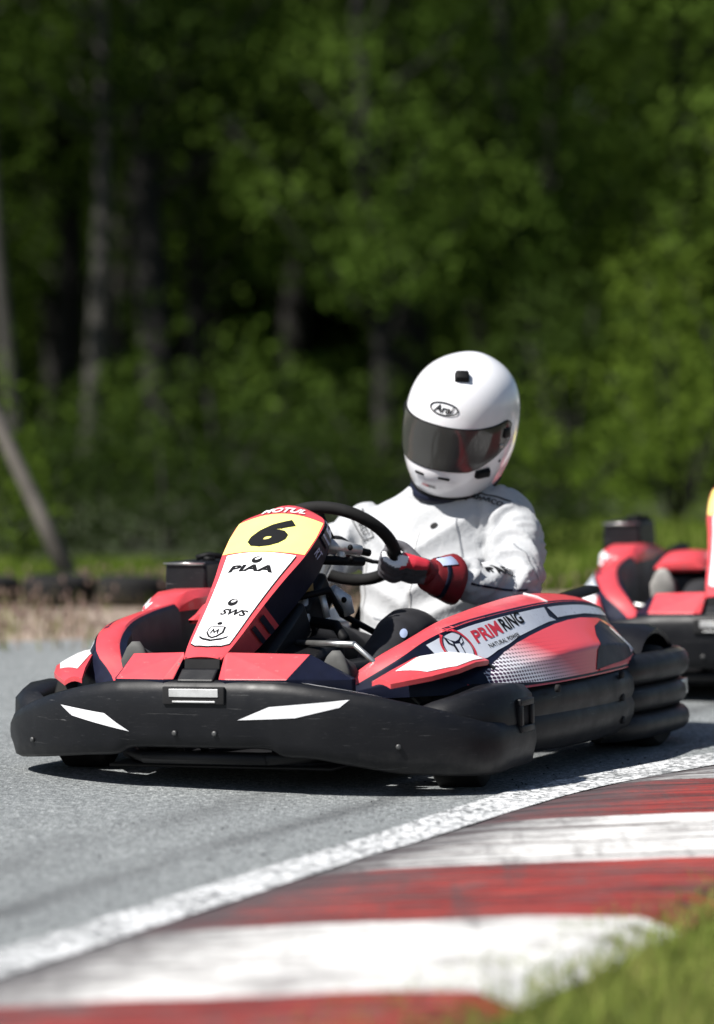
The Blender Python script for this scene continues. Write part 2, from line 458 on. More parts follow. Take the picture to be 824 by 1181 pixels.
# kerb: ribbed concrete, red and white blocks
def kerb_mat():
    m, nt, b = new_mat('red_and_white_kerb_paint'); v = coords(nt)
    s = nt.nodes.new('ShaderNodeSeparateXYZ'); nt.links.new(v, s.inputs[0])
    X, Y, Z = s.outputs
    wob = mth(nt, 'MULTIPLY_ADD', nz(nt, v, 9, 4, .7), .03, -.015)
    ph = mth(nt, 'FRACT', mth(nt, 'DIVIDE', mth(nt, 'SUBTRACT', mth(nt, 'ADD', Y, wob), 6.17 - 1.64), 1.64))
    white = mth(nt, 'LESS_THAN', ph, .5)
    streak = nz(nt, coords(nt, (1.0, 14, 1)), 2.4, 6, .7, .4)
    streak2 = nz(nt, coords(nt, (.9, 11, 1)), 2.4, 6, .75)
    blot = nz(nt, v, 5, 6, .7)
    red = mixc(nt, ramp(nt, streak, [(.42, 0), (.62, 1)]), (.12, .014, .013), (.38, .042, .030))
    red = mixc(nt, ramp(nt, streak2, [(.54, 0), (.66, .8)]), red, (.045, .018, .018))
    wh = mixc(nt, ramp(nt, streak, [(.35, 0), (.75, 1)]), (.70, .70, .69), (.50, .49, .475))
    wh = mixc(nt, ramp(nt, streak2, [(.56, 0), (.68, .8)]), wh, (.16, .14, .13))
    c = mixc(nt, white, red, wh)
    c = mixc(nt, ramp(nt, blot, [(.50, 0), (.70, .65)]), c, (.10, .085, .085))
    chip = nz(nt, coords(nt, (1.6, 4, 1)), 14, 5, .7)
    c = mixc(nt, ramp(nt, chip, [(.60, 0), (.66, .7)]), c, (.09, .075, .07))
    tm = nz(nt, coords(nt, (5.5, .45, 1), (0, 0, R(24))), 2.0, 4, .6)
    c = mixc(nt, ramp(nt, tm, [(.56, 0), (.68, .55)]), c, (.05, .045, .046))
    # rubber and grime packed against the track edge
    att = nt.nodes.new('ShaderNodeAttribute'); att.attribute_name = 'edge'
    e = mth(nt, 'ADD', att.outputs['Fac'], mth(nt, 'MULTIPLY_ADD', nz(nt, coords(nt, (3, 12, 1)), 2.5, 6, .75), .9, -.45))
    c = mixc(nt, ramp(nt, e, [(.05, .92), (.38, 0)]), c, (.06, .055, .058))
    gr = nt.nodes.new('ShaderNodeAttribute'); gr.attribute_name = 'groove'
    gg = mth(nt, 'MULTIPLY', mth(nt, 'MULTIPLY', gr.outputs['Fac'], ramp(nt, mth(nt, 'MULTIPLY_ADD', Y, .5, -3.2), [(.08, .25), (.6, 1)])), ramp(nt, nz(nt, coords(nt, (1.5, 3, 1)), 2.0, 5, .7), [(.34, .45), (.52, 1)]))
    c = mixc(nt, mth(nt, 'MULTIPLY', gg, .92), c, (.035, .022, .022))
    nt.links.new(c, b.inputs['Base Color']); b.inputs['Roughness'].default_value = .6
    bump(nt, b, mth(nt, 'ADD', nz(nt, v, 60, 4, .7), mth(nt, 'MULTIPLY', streak2, .6)), .5, .006)
    return m
vs, fs, ed, gv = [], [], [], []
ny, nx = 1440, 14
for i in range(ny + 1):
    y = 4.2 + 9.0 * i / ny
    x0 = line_x(y)[1] + .012
    rib = ((y - .03) / .1405) % 1.0
    prof = rib / .10 if rib < .10 else (1.0 if rib < .78 else max(0, 1 - (rib - .78) / .10))
    wid = 1.02
    for k in range(nx + 1):
        t = k / nx
        base = .013 + .032 * min(1, t / .75)
        amp = .011 * min(1, t / .12) * (1 - .25 * t) * (.8 + .4 * noise.noise(Vector((y * 3, t * 4, 2))))
        if t > .97: base -= .03
        vs.append((x0 + wid * t + .01 * noise.noise(Vector((y * 4, 0, 1))) * (1 if k == 0 else 0), y, base + amp * prof))
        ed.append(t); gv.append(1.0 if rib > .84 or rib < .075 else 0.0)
    if i:
        for k in range(nx):
            a = i * (nx + 1) + k
            fs.append((a - nx - 1, a - nx, a + 1, a))
kerb = mk('kerb', vs, fs, kerb_mat(), smooth=False)
for nm, val in (('edge', ed), ('groove', gv)):
    at = kerb.data.attributes.new(nm, 'FLOAT', 'POINT'); at.data.foreach_set('value', val)
tag(kerb, kind='structure')

# ------------------------------------------------------------------ grass and weeds (uncountable)
def blades(name, pts, hmin, hmax, w, mats, lean=.5, kind='stuff', seedheads=0):
    vs, fs, mi = [], [], []
    for (x, y, z) in pts:
        h = random.uniform(hmin, hmax); a = random.uniform(0, 2 * math.pi); ln = random.uniform(0, lean) * h
        dx, dy = math.cos(a), math.sin(a); b = random.uniform(0, 2 * math.pi); wx, wy = math.cos(b) * w / 2, math.sin(b) * w / 2
        n = len(vs); m = random.randrange(len(mats)) if len(mats) > 1 else 0
        vs += [(x - wx, y - wy, z), (x + wx, y + wy, z), (x + wx*.7 + dx*ln*.35, y + wy*.7 + dy*ln*.35, z + h*.55), (x - wx*.7 + dx*ln*.35, y - wy*.7 + dy*ln*.35, z + h*.55), (x + dx*ln, y + dy*ln, z + h)]
        fs += [(n, n+1, n+2, n+3), (n+3, n+2, n+4)]; mi += [m, m]
        if seedheads and random.random() < seedheads:
            n = len(vs); r = w * 1.3; c = (x + dx*ln, y + dy*ln, z + h)
            vs += [(c[0]-r, c[1], c[2]), (c[0]+r, c[1], c[2]), (c[0], c[1]-r, c[2]), (c[0], c[1]+r, c[2]), (c[0], c[1], c[2]+2*r), (c[0], c[1], c[2]-2*r)]
            for q in ((0,2,4),(2,1,4),(1,3,4),(3,0,4),(0,5,2),(2,5,1),(1,5,3),(3,5,0)):
                fs.append(tuple(n+i for i in q)); mi.append(len(mats) - 1)
    o = mk(name, vs, fs, mats, smooth=False, midx=mi)
    return tag(o, kind=kind)
pts = []
while len(pts) < 34000:
    y = random.uniform(5.2, 9.5); x = line_x(y)[1] + .95 - .09 * (7.5 - y) + random.random() ** 1.5 * 1.6 - .06
    edge = line_x(y)[1] + .95 - .09 * (7.5 - y)
    if x < edge + .10 * noise.noise(Vector((x * 5, y * 5, 0))) + .02 and random.random() < .75: continue
    pts.append((x, y, 0))
o = blades('grass', pts, .03, .075, .005, [M['grassblade'], M['grassblade'], M['grassblade2'], M['grassblade']], .8)
tag(o, 'grass growing over the inner edge of the painted kerb', 'grass', kind='stuff')
pts = []
while len(pts) < 22000:
    x = random.uniform(-4.5, 4.5); y = 17.0 + (1.6 if x < .6 else 6.5) * random.random() ** 1.4
    pts.append((x, y, 0))
tag(blades('grass', pts, .05, .11, .03, [M['leafbright'], M['leafbright'], M['grassblade']], .7), 'strip of mown grass between the track and the wood', 'grass', kind='stuff')
pts = []
while len(pts) < 5200:
    x = random.uniform(-4, 3.2); y = far_y(x) + .1 + random.random() * (17.0 - far_y(x)); 
    d = noise.noise(Vector((x * 1.7, y * 1.2, 3)))
    if random.random() > .45 + 1.1 * d: continue
    pts.append((x, y, .004))
tag(blades('dry_weeds', pts, .03, .13, .007, [M['dryblade'], M['grassblade'], M['dryblade'], M['pinkweed']], .6, seedheads=.35), 'dry weeds and seed heads along the dirt verge', 'weeds', kind='stuff')

vs, fs = [], []
for _ in range(420):
    y = random.uniform(5.8, 10.5); x = line_x(y)[0] - abs(random.gauss(0, .25)) + (.25 if random.random() < .15 else 0)
    r = .001 + .0022 * random.random() ** 2; n = len(vs); a = random.random() * 3; e = random.uniform(1, 2.2)
    vs += [(x - r*e*math.cos(a), y - r*e*math.sin(a), .0125), (x + r*e*math.cos(a), y + r*e*math.sin(a), .0125), (x - r*math.sin(a), y + r*math.cos(a), .0125), (x + r*math.sin(a), y - r*math.cos(a), .0125), (x, y, .0125 + r), (x, y, .0115)]
    fs += [tuple(n + i for i in q) for q in ((0,3,4),(3,1,4),(1,2,4),(2,0,4),(3,0,5),(1,3,5),(2,1,5),(0,2,5))]
tag(mk('rubber_crumbs', vs, fs, M['rubber'], smooth=False), 'crumbs of worn tyre rubber along the painted edge line', 'rubber crumbs', kind='stuff')
# row of old tyres lying along the verge
tp = MB()
prof = [(.17, -.085), (.235, -.10), (.285, -.085), (.30, -.05), (.30, .05), (.285, .085), (.235, .10), (.17, .085), (.19, 0)]
prof = [(a * .52, h * .62) for a, h in prof]
tp.lathe(prof + [prof[0]], (0, 0, .062), 'Z', 28)
proto = None
for k in range(15):
    x = -4.1 + .315 * k; y = 16.2 + .06 * x + .02 * math.sin(3 * k)
    if proto is None:
        proto = tp.build('barrier_tyre', M['rubber']); o = proto
        tag(o, 'black tyre lying flat in the blurred row along the far verge', 'tyre', 'tyres laid along the far verge')
    else:
        o = proto.copy(); COL.objects.link(o)
    o.location = (x, y, .004 + .01 * random.random()); o.rotation_euler = (R(random.uniform(-2, 2)), R(random.uniform(-2, 2)), random.random() * 6)

# ------------------------------------------------------------------ trees
def leaf_cloud(clumps, per, size, spread, rnd):
    vs, fs = [], []
    for (c, r) in clumps:
        for _ in range(int(per * (r / .5) ** 2)):
            while True:
                d = Vector((rnd.uniform(-1, 1), rnd.uniform(-1, 1), rnd.uniform(-1, 1)))
                if .05 < d.length < 1: break
            d = d.normalized() * d.length ** .6
            p = Vector(c) + Vector((d.x * r, d.y * r, d.z * r * .75))
            s = size * rnd.uniform(.6, 1.35)
            n = Vector((rnd.gauss(0, .7), rnd.gauss(0, .7), rnd.gauss(.5, .6))).normalized()
            u = n.orthogonal().normalized(); u.rotate(Matrix.Rotation(rnd.random() * 6.3, 3, n)); w = n.cross(u)
            k = len(vs)
            vs += [p - u * s, p - w * s * .42 + n * s * .08, p + u * s, p + w * s * .42 + n * s * .08]
            fs.append((k, k + 1, k + 2, k + 3))
    return vs, fs

def mesh_only(name, vs, fs, m, smooth=False):
    me = bpy.data.meshes.new(name); me.from_pydata([tuple(v) for v in vs], [], fs); me.materials.append(m)
    me.polygons.foreach_set('use_smooth', [smooth] * len(me.polygons)); return me

def tree_meshes(seed, h, crown_lo, cr, trunk_r, leafm, barkm, lean=0.0, per=170, leaf=.048, nclump=60):
    rnd = random.Random(seed)
    mb = MB(); pts, rad = [], []
    for i in range(12):
        t = i / 11
        pts.append(Vector((lean * h * t + .12 * math.sin(t * 5 + seed), .10 * math.sin(t * 4 + seed * 2), h * .93 * t - .05)))
        rad.append(trunk_r * (1 - .82 * t) * (1.35 if i == 0 else 1))
    mb.tube(pts, rad, 9)
    clumps = []
    for k in range(nclump):
        z = rnd.uniform(crown_lo, h); t = (z - crown_lo) / (h - crown_lo)
        rr = cr * (math.sin(math.pi * min(1, .12 + .86 * t)) ** .6) * rnd.uniform(.25, 1.0)
        a = rnd.random() * 6.283
        ax = interp([(p.z, p.x, p.y) for p in pts], z)
        c = Vector((ax[0] + rr * math.cos(a), ax[1] + rr * math.sin(a), z))
        clumps.append((c, rnd.uniform(.30, .62)))
        if k % 2 == 0:
            z0 = max(.5, z - rr * .7 - .2); b0 = interp([(p.z, p.x, p.y) for p in pts], z0)
            s = Vector((b0[0], b0[1], z0)); mid = (s + c) / 2 + Vector((0, 0, -.12))
            r0 = trunk_r * .32
            mb.tube([s, mid, c], [r0, r0 * .6, r0 * .2], 6)
    vs, fs = leaf_cloud(clumps, per, leaf, 1, rnd)
    tr = mesh_only('trunk', mb.v, mb.f, barkm, True); crn = mesh_only('crown', vs, fs, leafm)
    return tr, crn

def plant_tree(name, meshes, loc, rz, sc, label, group=None, cat='tree'):
    r = empty(name, loc, (0, 0, rz)); r.scale = (sc, sc, sc)
    tag(r, label, cat, group)
    t = link(bpy.data.objects.new('trunk', meshes[0]), r); c = link(bpy.data.objects.new('crown', meshes[1]), r)
    return r
TV = [tree_meshes(1, 7.5, 1.7, 1.5, .11, M['leaf'], M['bark']),
      tree_meshes(2, 8.5, 2.6, 1.7, .14, M['leafdark'], M['bark']),
      tree_meshes(3, 7.0, 1.0, 1.5, .10, M['leaf'], M['bark']),
      tree_meshes(4, 8.0, 1.5, 1.6, .10, M['leaf'], M['palebark'], .03)]
rnd = random.Random(11)
wood = 'broadleaf trees of the dark wood behind the track'
lab = ['slim green tree standing in the blurred wood behind the track', 'dark tall tree standing deep in the shaded wood',
       'leafy tree with low branches at the edge of the wood', 'green tree with a pale grey trunk in the blurred wood']
n = 0
for row, (y0, nn) in enumerate(((28.5, 9), (31, 10), (34, 11), (37.5, 12), (41, 12))):
    for k in range(nn):
        w = 7.5 + row * 1.1
        x = -w + 2 * w * (k + .5) / nn + rnd.uniform(-.5, .5); y = y0 + rnd.uniform(-1, 1)
        v = rnd.choice([0, 1, 3] if x < 1.0 else [0, 2, 2, 3]) if row < 3 else rnd.choice([0, 1, 1, 2])
        plant_tree('broadleaf_tree', TV[v], (x, y, 0), rnd.random() * 6.28, rnd.uniform(.85, 1.15), lab[v], wood)
# single trunks one can pick out
M['palebark2'] = simple('pale_bark', (.12, .108, .094), .9, var=.3, vscale=5, bmp=.6, bscale=30)
lt = tree_meshes(9, 4.6, 3.0, .8, .040, M['leaf'], M['palebark2'], -.31, nclump=14)
plant_tree('leaning_tree', lt, (-1.29, 17.2, 0), 0, 1, 'pale thin trunk leaning to the left above the row of tyres')
bt = tree_meshes(12, 7.8, 3.1, 1.3, .085, M['leaf'], M['palebark'], .0, nclump=34)
plant_tree('pale_trunk_tree', bt, (-1.95, 28.0, 0), .4, 1, 'tall tree with a thick pale trunk, upper left of the wood')
bt2 = tree_meshes(15, 7.2, 3.0, 1.2, .07, M['leafdark'], M['palebark'], .0, nclump=22)
plant_tree('slim_tree', bt2, (-2.5, 27.2, 0), .4, 1, 'slim grey trunk at the left edge of the wood')

def bush_mesh(seed, w, h, leafm, n=20, per=150):
    rnd = random.Random(seed); cl = []
    for k in range(n):
        a = rnd.random() * 6.28; r = w * math.sqrt(rnd.random()); z = rnd.uniform(.12, 1) * h * (1 - .5 * (r / w) ** 2)
        cl.append((Vector((r * math.cos(a), r * math.sin(a), z)), rnd.uniform(.18, .42)))
    vs, fs = leaf_cloud(cl, per, .044, 1, rnd)
    mb = MB()
    for k in range(7):
        c = cl[k][0]; mb.tube([(0, 0, -.03), c * .5 + Vector((0, 0, .05)), c], [.02, .014, .006], 6)
    return mesh_only('stems', mb.v, mb.f, M['bark'], True), mesh_only('foliage', vs, fs, leafm)
def plant_bush(meshes, loc, rz, sc, label, group=None):
    r = empty('bush', loc, (0, 0, rz)); r.scale = sc if isinstance(sc, tuple) else (sc, sc, sc); tag(r, label, 'bush', group)
    link(bpy.data.objects.new('stems', meshes[0]), r); link(bpy.data.objects.new('foliage', meshes[1]), r)
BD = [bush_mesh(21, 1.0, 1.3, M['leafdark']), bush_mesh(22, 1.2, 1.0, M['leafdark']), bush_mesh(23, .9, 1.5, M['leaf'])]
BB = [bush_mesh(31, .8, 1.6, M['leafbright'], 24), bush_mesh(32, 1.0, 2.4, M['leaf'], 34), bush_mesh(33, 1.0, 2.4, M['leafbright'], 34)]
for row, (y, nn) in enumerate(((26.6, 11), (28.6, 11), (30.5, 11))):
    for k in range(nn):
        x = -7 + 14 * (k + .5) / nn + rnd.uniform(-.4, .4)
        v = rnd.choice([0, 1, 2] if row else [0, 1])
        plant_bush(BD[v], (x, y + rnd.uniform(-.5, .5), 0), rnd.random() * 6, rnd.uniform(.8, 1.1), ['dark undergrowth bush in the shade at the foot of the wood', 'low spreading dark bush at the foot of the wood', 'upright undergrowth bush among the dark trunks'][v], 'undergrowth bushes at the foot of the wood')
M['leafshade'] = leaf_mat('shade_darkened_leaves', (.009, .017, .006), (.020, .034, .010))  # leaf colour darkened to stand in for shade at the wood's foot
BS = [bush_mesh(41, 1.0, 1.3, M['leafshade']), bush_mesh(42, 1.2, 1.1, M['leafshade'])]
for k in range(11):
    plant_bush(BS[k % 2], (-3.6 + .45 * k + rnd.uniform(-.15, .15), 20.2 + rnd.uniform(-.5, .5), 0), rnd.random() * 6, rnd.uniform(.48, .66), 'shade-darkened low bush at the back of the mown strip in front of the wood', 'low bushes along the mown strip')
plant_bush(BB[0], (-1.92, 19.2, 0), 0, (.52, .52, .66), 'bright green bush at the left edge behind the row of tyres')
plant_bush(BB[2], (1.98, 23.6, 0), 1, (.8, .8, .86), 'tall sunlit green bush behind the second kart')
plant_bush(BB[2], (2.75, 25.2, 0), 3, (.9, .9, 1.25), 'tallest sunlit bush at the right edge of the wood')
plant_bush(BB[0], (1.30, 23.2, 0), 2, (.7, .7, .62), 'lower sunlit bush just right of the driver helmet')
# far mass of the wood
rr = random.Random(5); cl = []
for k in range(1500):
    x = rr.uniform(-13, 13); cl.append((Vector((x, 46 + rr.uniform(-2, 5), rr.uniform(0, 1) ** .9 * 12.0)), rr.uniform(.6, 1.1)))
vs, fs = leaf_cloud(cl, 24, .26, 1, rr)
tag(mk('far_woods', vs, fs, M['leafdark'], smooth=False), 'dense far mass of the wood closing the view', 'woods', kind='stuff')

# ------------------------------------------------------------------ the kart (local axes: X driver's right, Y forward, Z up)
KLOC, KROT = (.008, 10.17, .004), (0, R(1.6), R(180 - 25))
kart = empty('racing_kart', KLOC, KROT)
tag(kart, 'red racing kart cornering in front, yellow plate with black 6 on its nose', 'kart')

# --- front bumper: swept plan, lower lobes at the corners
FB = [  # x, y, z bottom, z top, depth
    (0.0, .950, .112, .280, .10), (.10, .949, .112, .280, .10), (.19, .944, .110, .279, .10), (.235, .940, .093, .276, .10), (.33, .918, .087, .262, .10),
    (.45, .868, .077, .238, .10), (.56, .800, .067, .208, .10), (.635, .735, .060, .182, .09), (.672, .675, .058, .167, .08), (.685, .62, .058, .162, .07), (.687, .54, .060, .160, .06), (.687, .44, .062, .158, .06)]
def fb_ring(p, s, nx_, ny_):
    x, y, zb, zt, d = p
    if s < 0: zb -= .026 * max(0, min(1, (x - .30) / .2))     # near corner lowered: black plastic stands in for deep shadow over the tyre
    h = zt - zb
    prof = [(-d, zb + .012), (-.02, zb), (-.006, zb + .008), (0, zb + .035), (.006, zb + h * .45), (.007, zb + h * .6), (.006, zt - .03), (-.004, zt - .007), (-.016, zt), (-d * .8, zt - .004), (-d, zt - .02)]
    return [Vector((s * (x + nx_ * a), y + ny_ * a, z)) for a, z in prof]
half = []
for i in range(41):
    t = i / 40 * (len(FB) - 1)
    q = interp([(k, *FB[k]) for k in range(len(FB))], t); half.append(q)
def normal2(i):
    a = half[max(0, i - 1)]; b = half[min(40, i + 1)]
    dx, dy = b[0] - a[0], b[1] - a[1]; l = math.hypot(dx, dy); return (-dy / l, dx / l)
rings = []
for i in range(40, -1, -1):
    n_ = normal2(i); rings.append(fb_ring(half[i], 1, n_[0], n_[1]))
for i in range(1, 41):
    n_ = normal2(i); rings.append(fb_ring(half[i], -1, n_[0], n_[1]))
fbm = MB(); fbm.loft(rings)
for s in (1, -1):   # raised end blocks behind the corners
    rg = []
    for (y, z0, z1, x0, x1) in ((.79, .10, .185, .46, .555), (.74, .09, .215, .52, .615), (.69, .075, .232, .57, .655), (.60, .062, .242, .575, .682), (.50, .055, .244, .57, .684), (.43, .06, .235, .575, .680), (.405, .085, .21, .59, .665)):
        c = .022
        rg.append([Vector((s * x, y, z)) for x, z in ((x0, z0 + c), (x0 + c, z0), (x1 - c * .7, z0), (x1 - .004, z0 + c), (x1 + .004, (z0 + z1) / 2), (x1, z1 - c), (x1 - c, z1), (x0 + c, z1), (x0, z1 - c))])
    fbm.loft(rg)
fbo = fbm.build('front_bumper', M['bumper'], kart, angle=50)
fbv = bvh_of(fbo)
FC = caster(fbv, (0, .95, 0), (-1, 0, 0), (0, 0, 1), .0016, 1.2)      # u to the picture's right (-X), v = z
lay('reflector_strip', shape2d([[(.12, .184), (.205, .217), (.395, .232), (.375, .214), (.27, .190)]], .02), FC, M['white'], fbo)
lay('reflector_strip', shape2d([[(-.405, .212), (-.365, .187), (-.185, .152), (-.255, .196)]], .02), FC, M['white'], fbo)
v_ = MB()
v_.box((-.004, .9575, .243), (.17, .012, .044), taper=1); v_.build('air_vent_recess', M['lining'], fbo, bevel=.003)
v_ = MB()
for z, w, h_ in ((.250, .135, .020), (.2285, .118, .0045)): v_.box((-.006, .963, z), (w, .006, h_))
v_.build('vent_bars', M['alloy'], fbo, bevel=.001, smooth=False)
for x, z in ((.055, .150), (-.055, .150), (.53, .115), (-.50, .115)):
    p = FC(-x, z)
    if p:
        b_ = MB(); n_ = Vector((x * .9, 1, 0)).normalized()
        b_.tube([p - n_ * .002, p + n_ * .004, p + n_ * .005], [.0065, .0065, .003], 12); b_.build('bolt', M['darksteel'], fbo)
for s in (1, -1):
    b_ = MB()
    x = .690 * s
    for dz, dy, sz, sy in ((.033, 0, .018, .085), (-.033, 0, .018, .085), (0, .034, .05, .018), (0, -.034, .05, .018)):
        b_.box((x, .50 + dy, .165 + dz), (.016, sy, sz))
    b_.build('clamp_frame', M['bumper'], fbo, bevel=.003)
    b_ = MB(); b_.box((x - .004 * s, .50, .165), (.006, .05, .05)); b_.build('clamp_recess', M['lining'], fbo)
# white wedge sticker on the bumper's upper lip
UP = caster(fbv, (0, 0, .28), (1, 0, 0), (0, 1, 0), .002, .3)
lay('lip_wedge', shape2d([[(-.23, .885), (-.30, .892), (-.46, .825), (-.45, .800), (-.37, .84), (-.30, .868)]], .015), UP, M['white'], fbo)

# --- floor, frame, running gear
b_ = MB(); b_.box((0, .15, .055), (.62, 1.35, .008)); b_.build('floor_tray', M['blackmetal'], kart)
b_ = MB()
for s in (1, -1):
    b_.tube([(s * .16, .90, .085), (s * .30, .74, .08), (s * .33, .5, .075), (s * .31, .1, .075), (s * .33, -.3, .075), (s * .36, -.72, .085)], .016, 10)
    b_.tube([(s * .30, .52, .09), (s * .47, .53, .12)], .018, 10)
b_.tube([(-.31, .1, .07), (.31, .1, .07)], .015, 10); b_.tube([(-.34, -.45, .07), (.34, -.45, .07)], .015, 10)
b_.tube([(-.17, .90, .085), (.17, .90, .085)], .016, 10); b_.tube([(-.36, -.72, .085), (.36, -.72, .085)], .016, 10)
b_.tube([(-.5, -.58, .14), (.5, -.58, .14)], .02, 12)
for s in (1, -1): b_.tube([(s * .10, .70, .07), (s * .10, .80, .30), (0, .80, .36)], .011, 8)
b_.build('chassis_frame', M['blackmetal'], kart)

def wheel(x, y, r, w, steer, dz):
    rot = Matrix.Rotation(R(steer), 3, 'Z'); c = (x, y, r + dz)
    m = MB(); h = w / 2; ri = r * .52
    pr = [(ri, -h * .86), (r * .74, -h), (r * .90, -h * .98), (r * .975, -h * .86), (r, -h * .6), (r, 0), (r, h * .6), (r * .975, h * .86), (r * .90, h * .98), (r * .74, h), (ri, h * .86), (ri * .96, 0)]
    m.lathe(pr + [pr[0]], c, 'X', 40, rot); t = m.build('wheel', M['rubber'], kart, angle=40)
    m = MB(); k = -1 if x < 0 else 1
    pr = [(.012, k * h * .95), (.03, k * h * .95), (.034, k * h * .45), (ri * .7, k * h * .30), (ri * .93, k * h * .62), (ri * 1.02, k * h * .88), (ri * 1.0, -k * h * .86), (.02, -k * h * .5)]
    m.lathe(pr, c, 'X', 32, rot); m.build('rim', M['alloy'], t, angle=35)
for s in (1, -1):
    wheel(s * .53, .53, .131, .125, 12, s * .016)
    wheel(s * .555, -.56, .141, .20, 0, s * .017)
b_ = MB()
b_.tube([(-.10, .57, .345), (-.32, .70, .352)], .0085, 10); b_.tube([(-.32, .70, .352), (-.45, .60, .20)], .007, 8)
b_.build('tie_rod', M['steel'], kart)
b_ = MB(); b_.tube([(.30, .60, .28), (.44, .50, .29)], .008, 10); b_.ellipsoid((.44, .50, .29), (.014, .014, .014), None, 10); b_.build('tie_rod', M['steel'], kart)
b_ = MB()
b_.tube([(0, .62, .16), (0, .10, .575)], .013, 10); b_.build('steering_column', M['steel'], kart)
# pedals
for s in (1, -1):
    b_ = MB(); b_.tube([(s * .17, .70, .07), (s * .18, .72, .26)], .009, 8); b_.tube([(s * .14, .735, .26), (s * .25, .735, .26)], .010, 8); b_.build('pedal', M['steel'], kart)
# steering wheel
WC = Vector((0, .10, .575)); TI = R(41)
WU = Vector((-1, 0, 0)); WW = Vector((0, math.cos(TI), math.sin(TI))); WN = Vector((0, -math.sin(TI), math.cos(TI)))
RW = .155
def wp(a, r=RW, n_=0): return WC + (WU * math.cos(R(a)) + WW * math.sin(R(a))) * r + WN * n_
b_ = MB(); b_.tube([wp(a) for a in range(0, 360, 6)], .0165, 14, closed=True)
sw = b_.build('steering_wheel', M['rubber'], kart)
b_ = MB()
for a in (-35, 90, 215):
    b_.tube([wp(a, .03, -.02), wp(a, .10, -.015), wp(a, RW - .008)], [.014, .011, .009], 8, flat=.5)
b_.tube([WC - WN * .03, WC + WN * .005], .030, 20)
b_.build('spokes', M['blackmetal'], sw)
# steering support brackets and small hardware behind the nose
brs = []
for tubes in ([([(-.055, .34, .585), (-.10, .30, .575), (-.14, .26, .565)], [.016, .02, .013]), ([(-.10, .30, .58), (-.105, .31, .53)], [.014, .012])],
              [([(-.085, .33, .465), (-.105, .30, .435), (-.115, .29, .40)], [.018, .024, .016])],
              [([(-.06, .45, .47), (-.065, .45, .40), (-.06, .46, .36)], [.012, .015, .012])],
              [([(-.03, .50, .52), (-.045, .50, .45)], [.015, .010])], [([(-.10, .42, .46), (-.11, .41, .40)], .009)]):
    b_ = MB()
    for q, r_ in tubes: b_.tube(q, r_, 12)
    brs.append(b_.build('steering_bracket', M['alloy'], kart))
br = brs[0]
for p in ((-.135, .315, .575), (-.135, .31, .545), (-.118, .325, .44)):
    b_ = MB(); b_.ellipsoid(p, (.008, .006, .008), None, 8); b_.build('bolt', M['ink'], br)
b_ = MB(); b_.loft([[Vector((.01 - .085 * k, .485 - .02 * k + d[0], d[1] - .01 * k)) for d in ((0, .465), (.012, .565 - .03 * k), (-.05, .565 - .03 * k), (-.06, .465))] for k in (0, 1)]); b_.build('amber_reservoir', M['gold'], kart, bevel=.008)
b_ = MB()
b_.tube([(-.06, .36, .575), (-.10, .27, .572), (-.135, .20, .555)], .010, 8); b_.tube([(-.05, .42, .55), (-.14, .25, .535)], .012, 8)
b_.tube([(-.04, .50, .45), (-.12, .42, .47), (-.10, .3, .40), (-.16, .2, .34), (-.22, .1, .2)], .009, 8)
b_.tube([(.05, .50, .45), (.02, .35, .5), (.06, .2, .40), (.2, 0, .3)], .008, 8)
b_.tube([(-.02, .45, .40), (-.14, .42, .38), (-.2, .5, .35)], .014, 8)
b_.build('cables', M['ink'], kart)
b_ = MB()
b_.box((-.04, .38, .43), (.08, .16, .10), Matrix.Rotation(R(-35), 3, 'X')); b_.box((-.13, .60, .30), (.14, .22, .07), Matrix.Rotation(R(-12), 3, 'X')); b_.box((-.03, .60, .33), (.12, .3, .10), Matrix.Rotation(R(-30), 3, 'X'))
b_.box((-.22, .45, .27), (.10, .30, .05)); b_.build('footwell_panel', M['blackmetal'], kart, bevel=.015, angle=40)

# --- nose panel
NPROF = [(0, .905, .335), (.15, .83, .388), (.4, .69, .487), (.65, .56, .578), (.85, .465, .648), (.94, .428, .674), (1.0, .395, .688)]
NW = [(0, .052), (.08, .062), (.3, .080), (.5, .100), (.65, .118), (.8, .125), (.88, .122), (.94, .108), (1.0, .070)]
def nose(u, v, off=0.0):
    y, z = interp(NPROF, v); y2, z2 = interp(NPROF, min(1, v + .02)); y1, z1 = interp(NPROF, max(0, v - .02))
    t = Vector((0, y2 - y1, z2 - z1)).normalized(); n_ = Vector((0, t.z, -t.y))
    if n_.y < 0: n_ = -n_
    w = interp(NW, v)[0]
    return Vector((-u * w, y, z)) + n_ * (off - .022 * u * u * (.4 + .6 * v))
def nback(u, v):
    p = nose(u, v); d = .05 + .09 * math.sin(math.pi * min(1, v * .8 + .12))
    return p + Vector((0, -d * .80, -d * .45))
rings, mi = [], []
NV = 36; us = [-1, -.97, -.75, -.5, -.25, 0, .25, .5, .75, .97, 1]
nm = MB()
for i in range(NV + 1):
    v = i / NV
    fr = [nose(u, v) for u in us]
    bk = [nback(u * .86, v) for u in (1, .5, 0, -.5, -1)]
    mid = lambda a, b: a.lerp(b, .5)
    rings.append(fr + [mid(fr[-1], bk[0])] + bk + [mid(fr[0], bk[-1])])
nm.loft(rings)
nr = len(rings[0]); k = 0
for i in range(NV):
    v = (i + .5) / NV
    for j in range(nr):
        side = j >= len(us) - 1
        # lower front part of the side walls is red, the rest navy
        nm.m[k] = (1 if (v > .33 or len(us) < j < nr - 2) else 0) if side else 0
        k += 1
nosep = nm.build('nose_panel', [M['red'], M['navy']], kart, angle=45)
def NF(off): 
    return lambda u, v: nose(u, v, off)
def nwide(v): return interp(NW, v)[0]
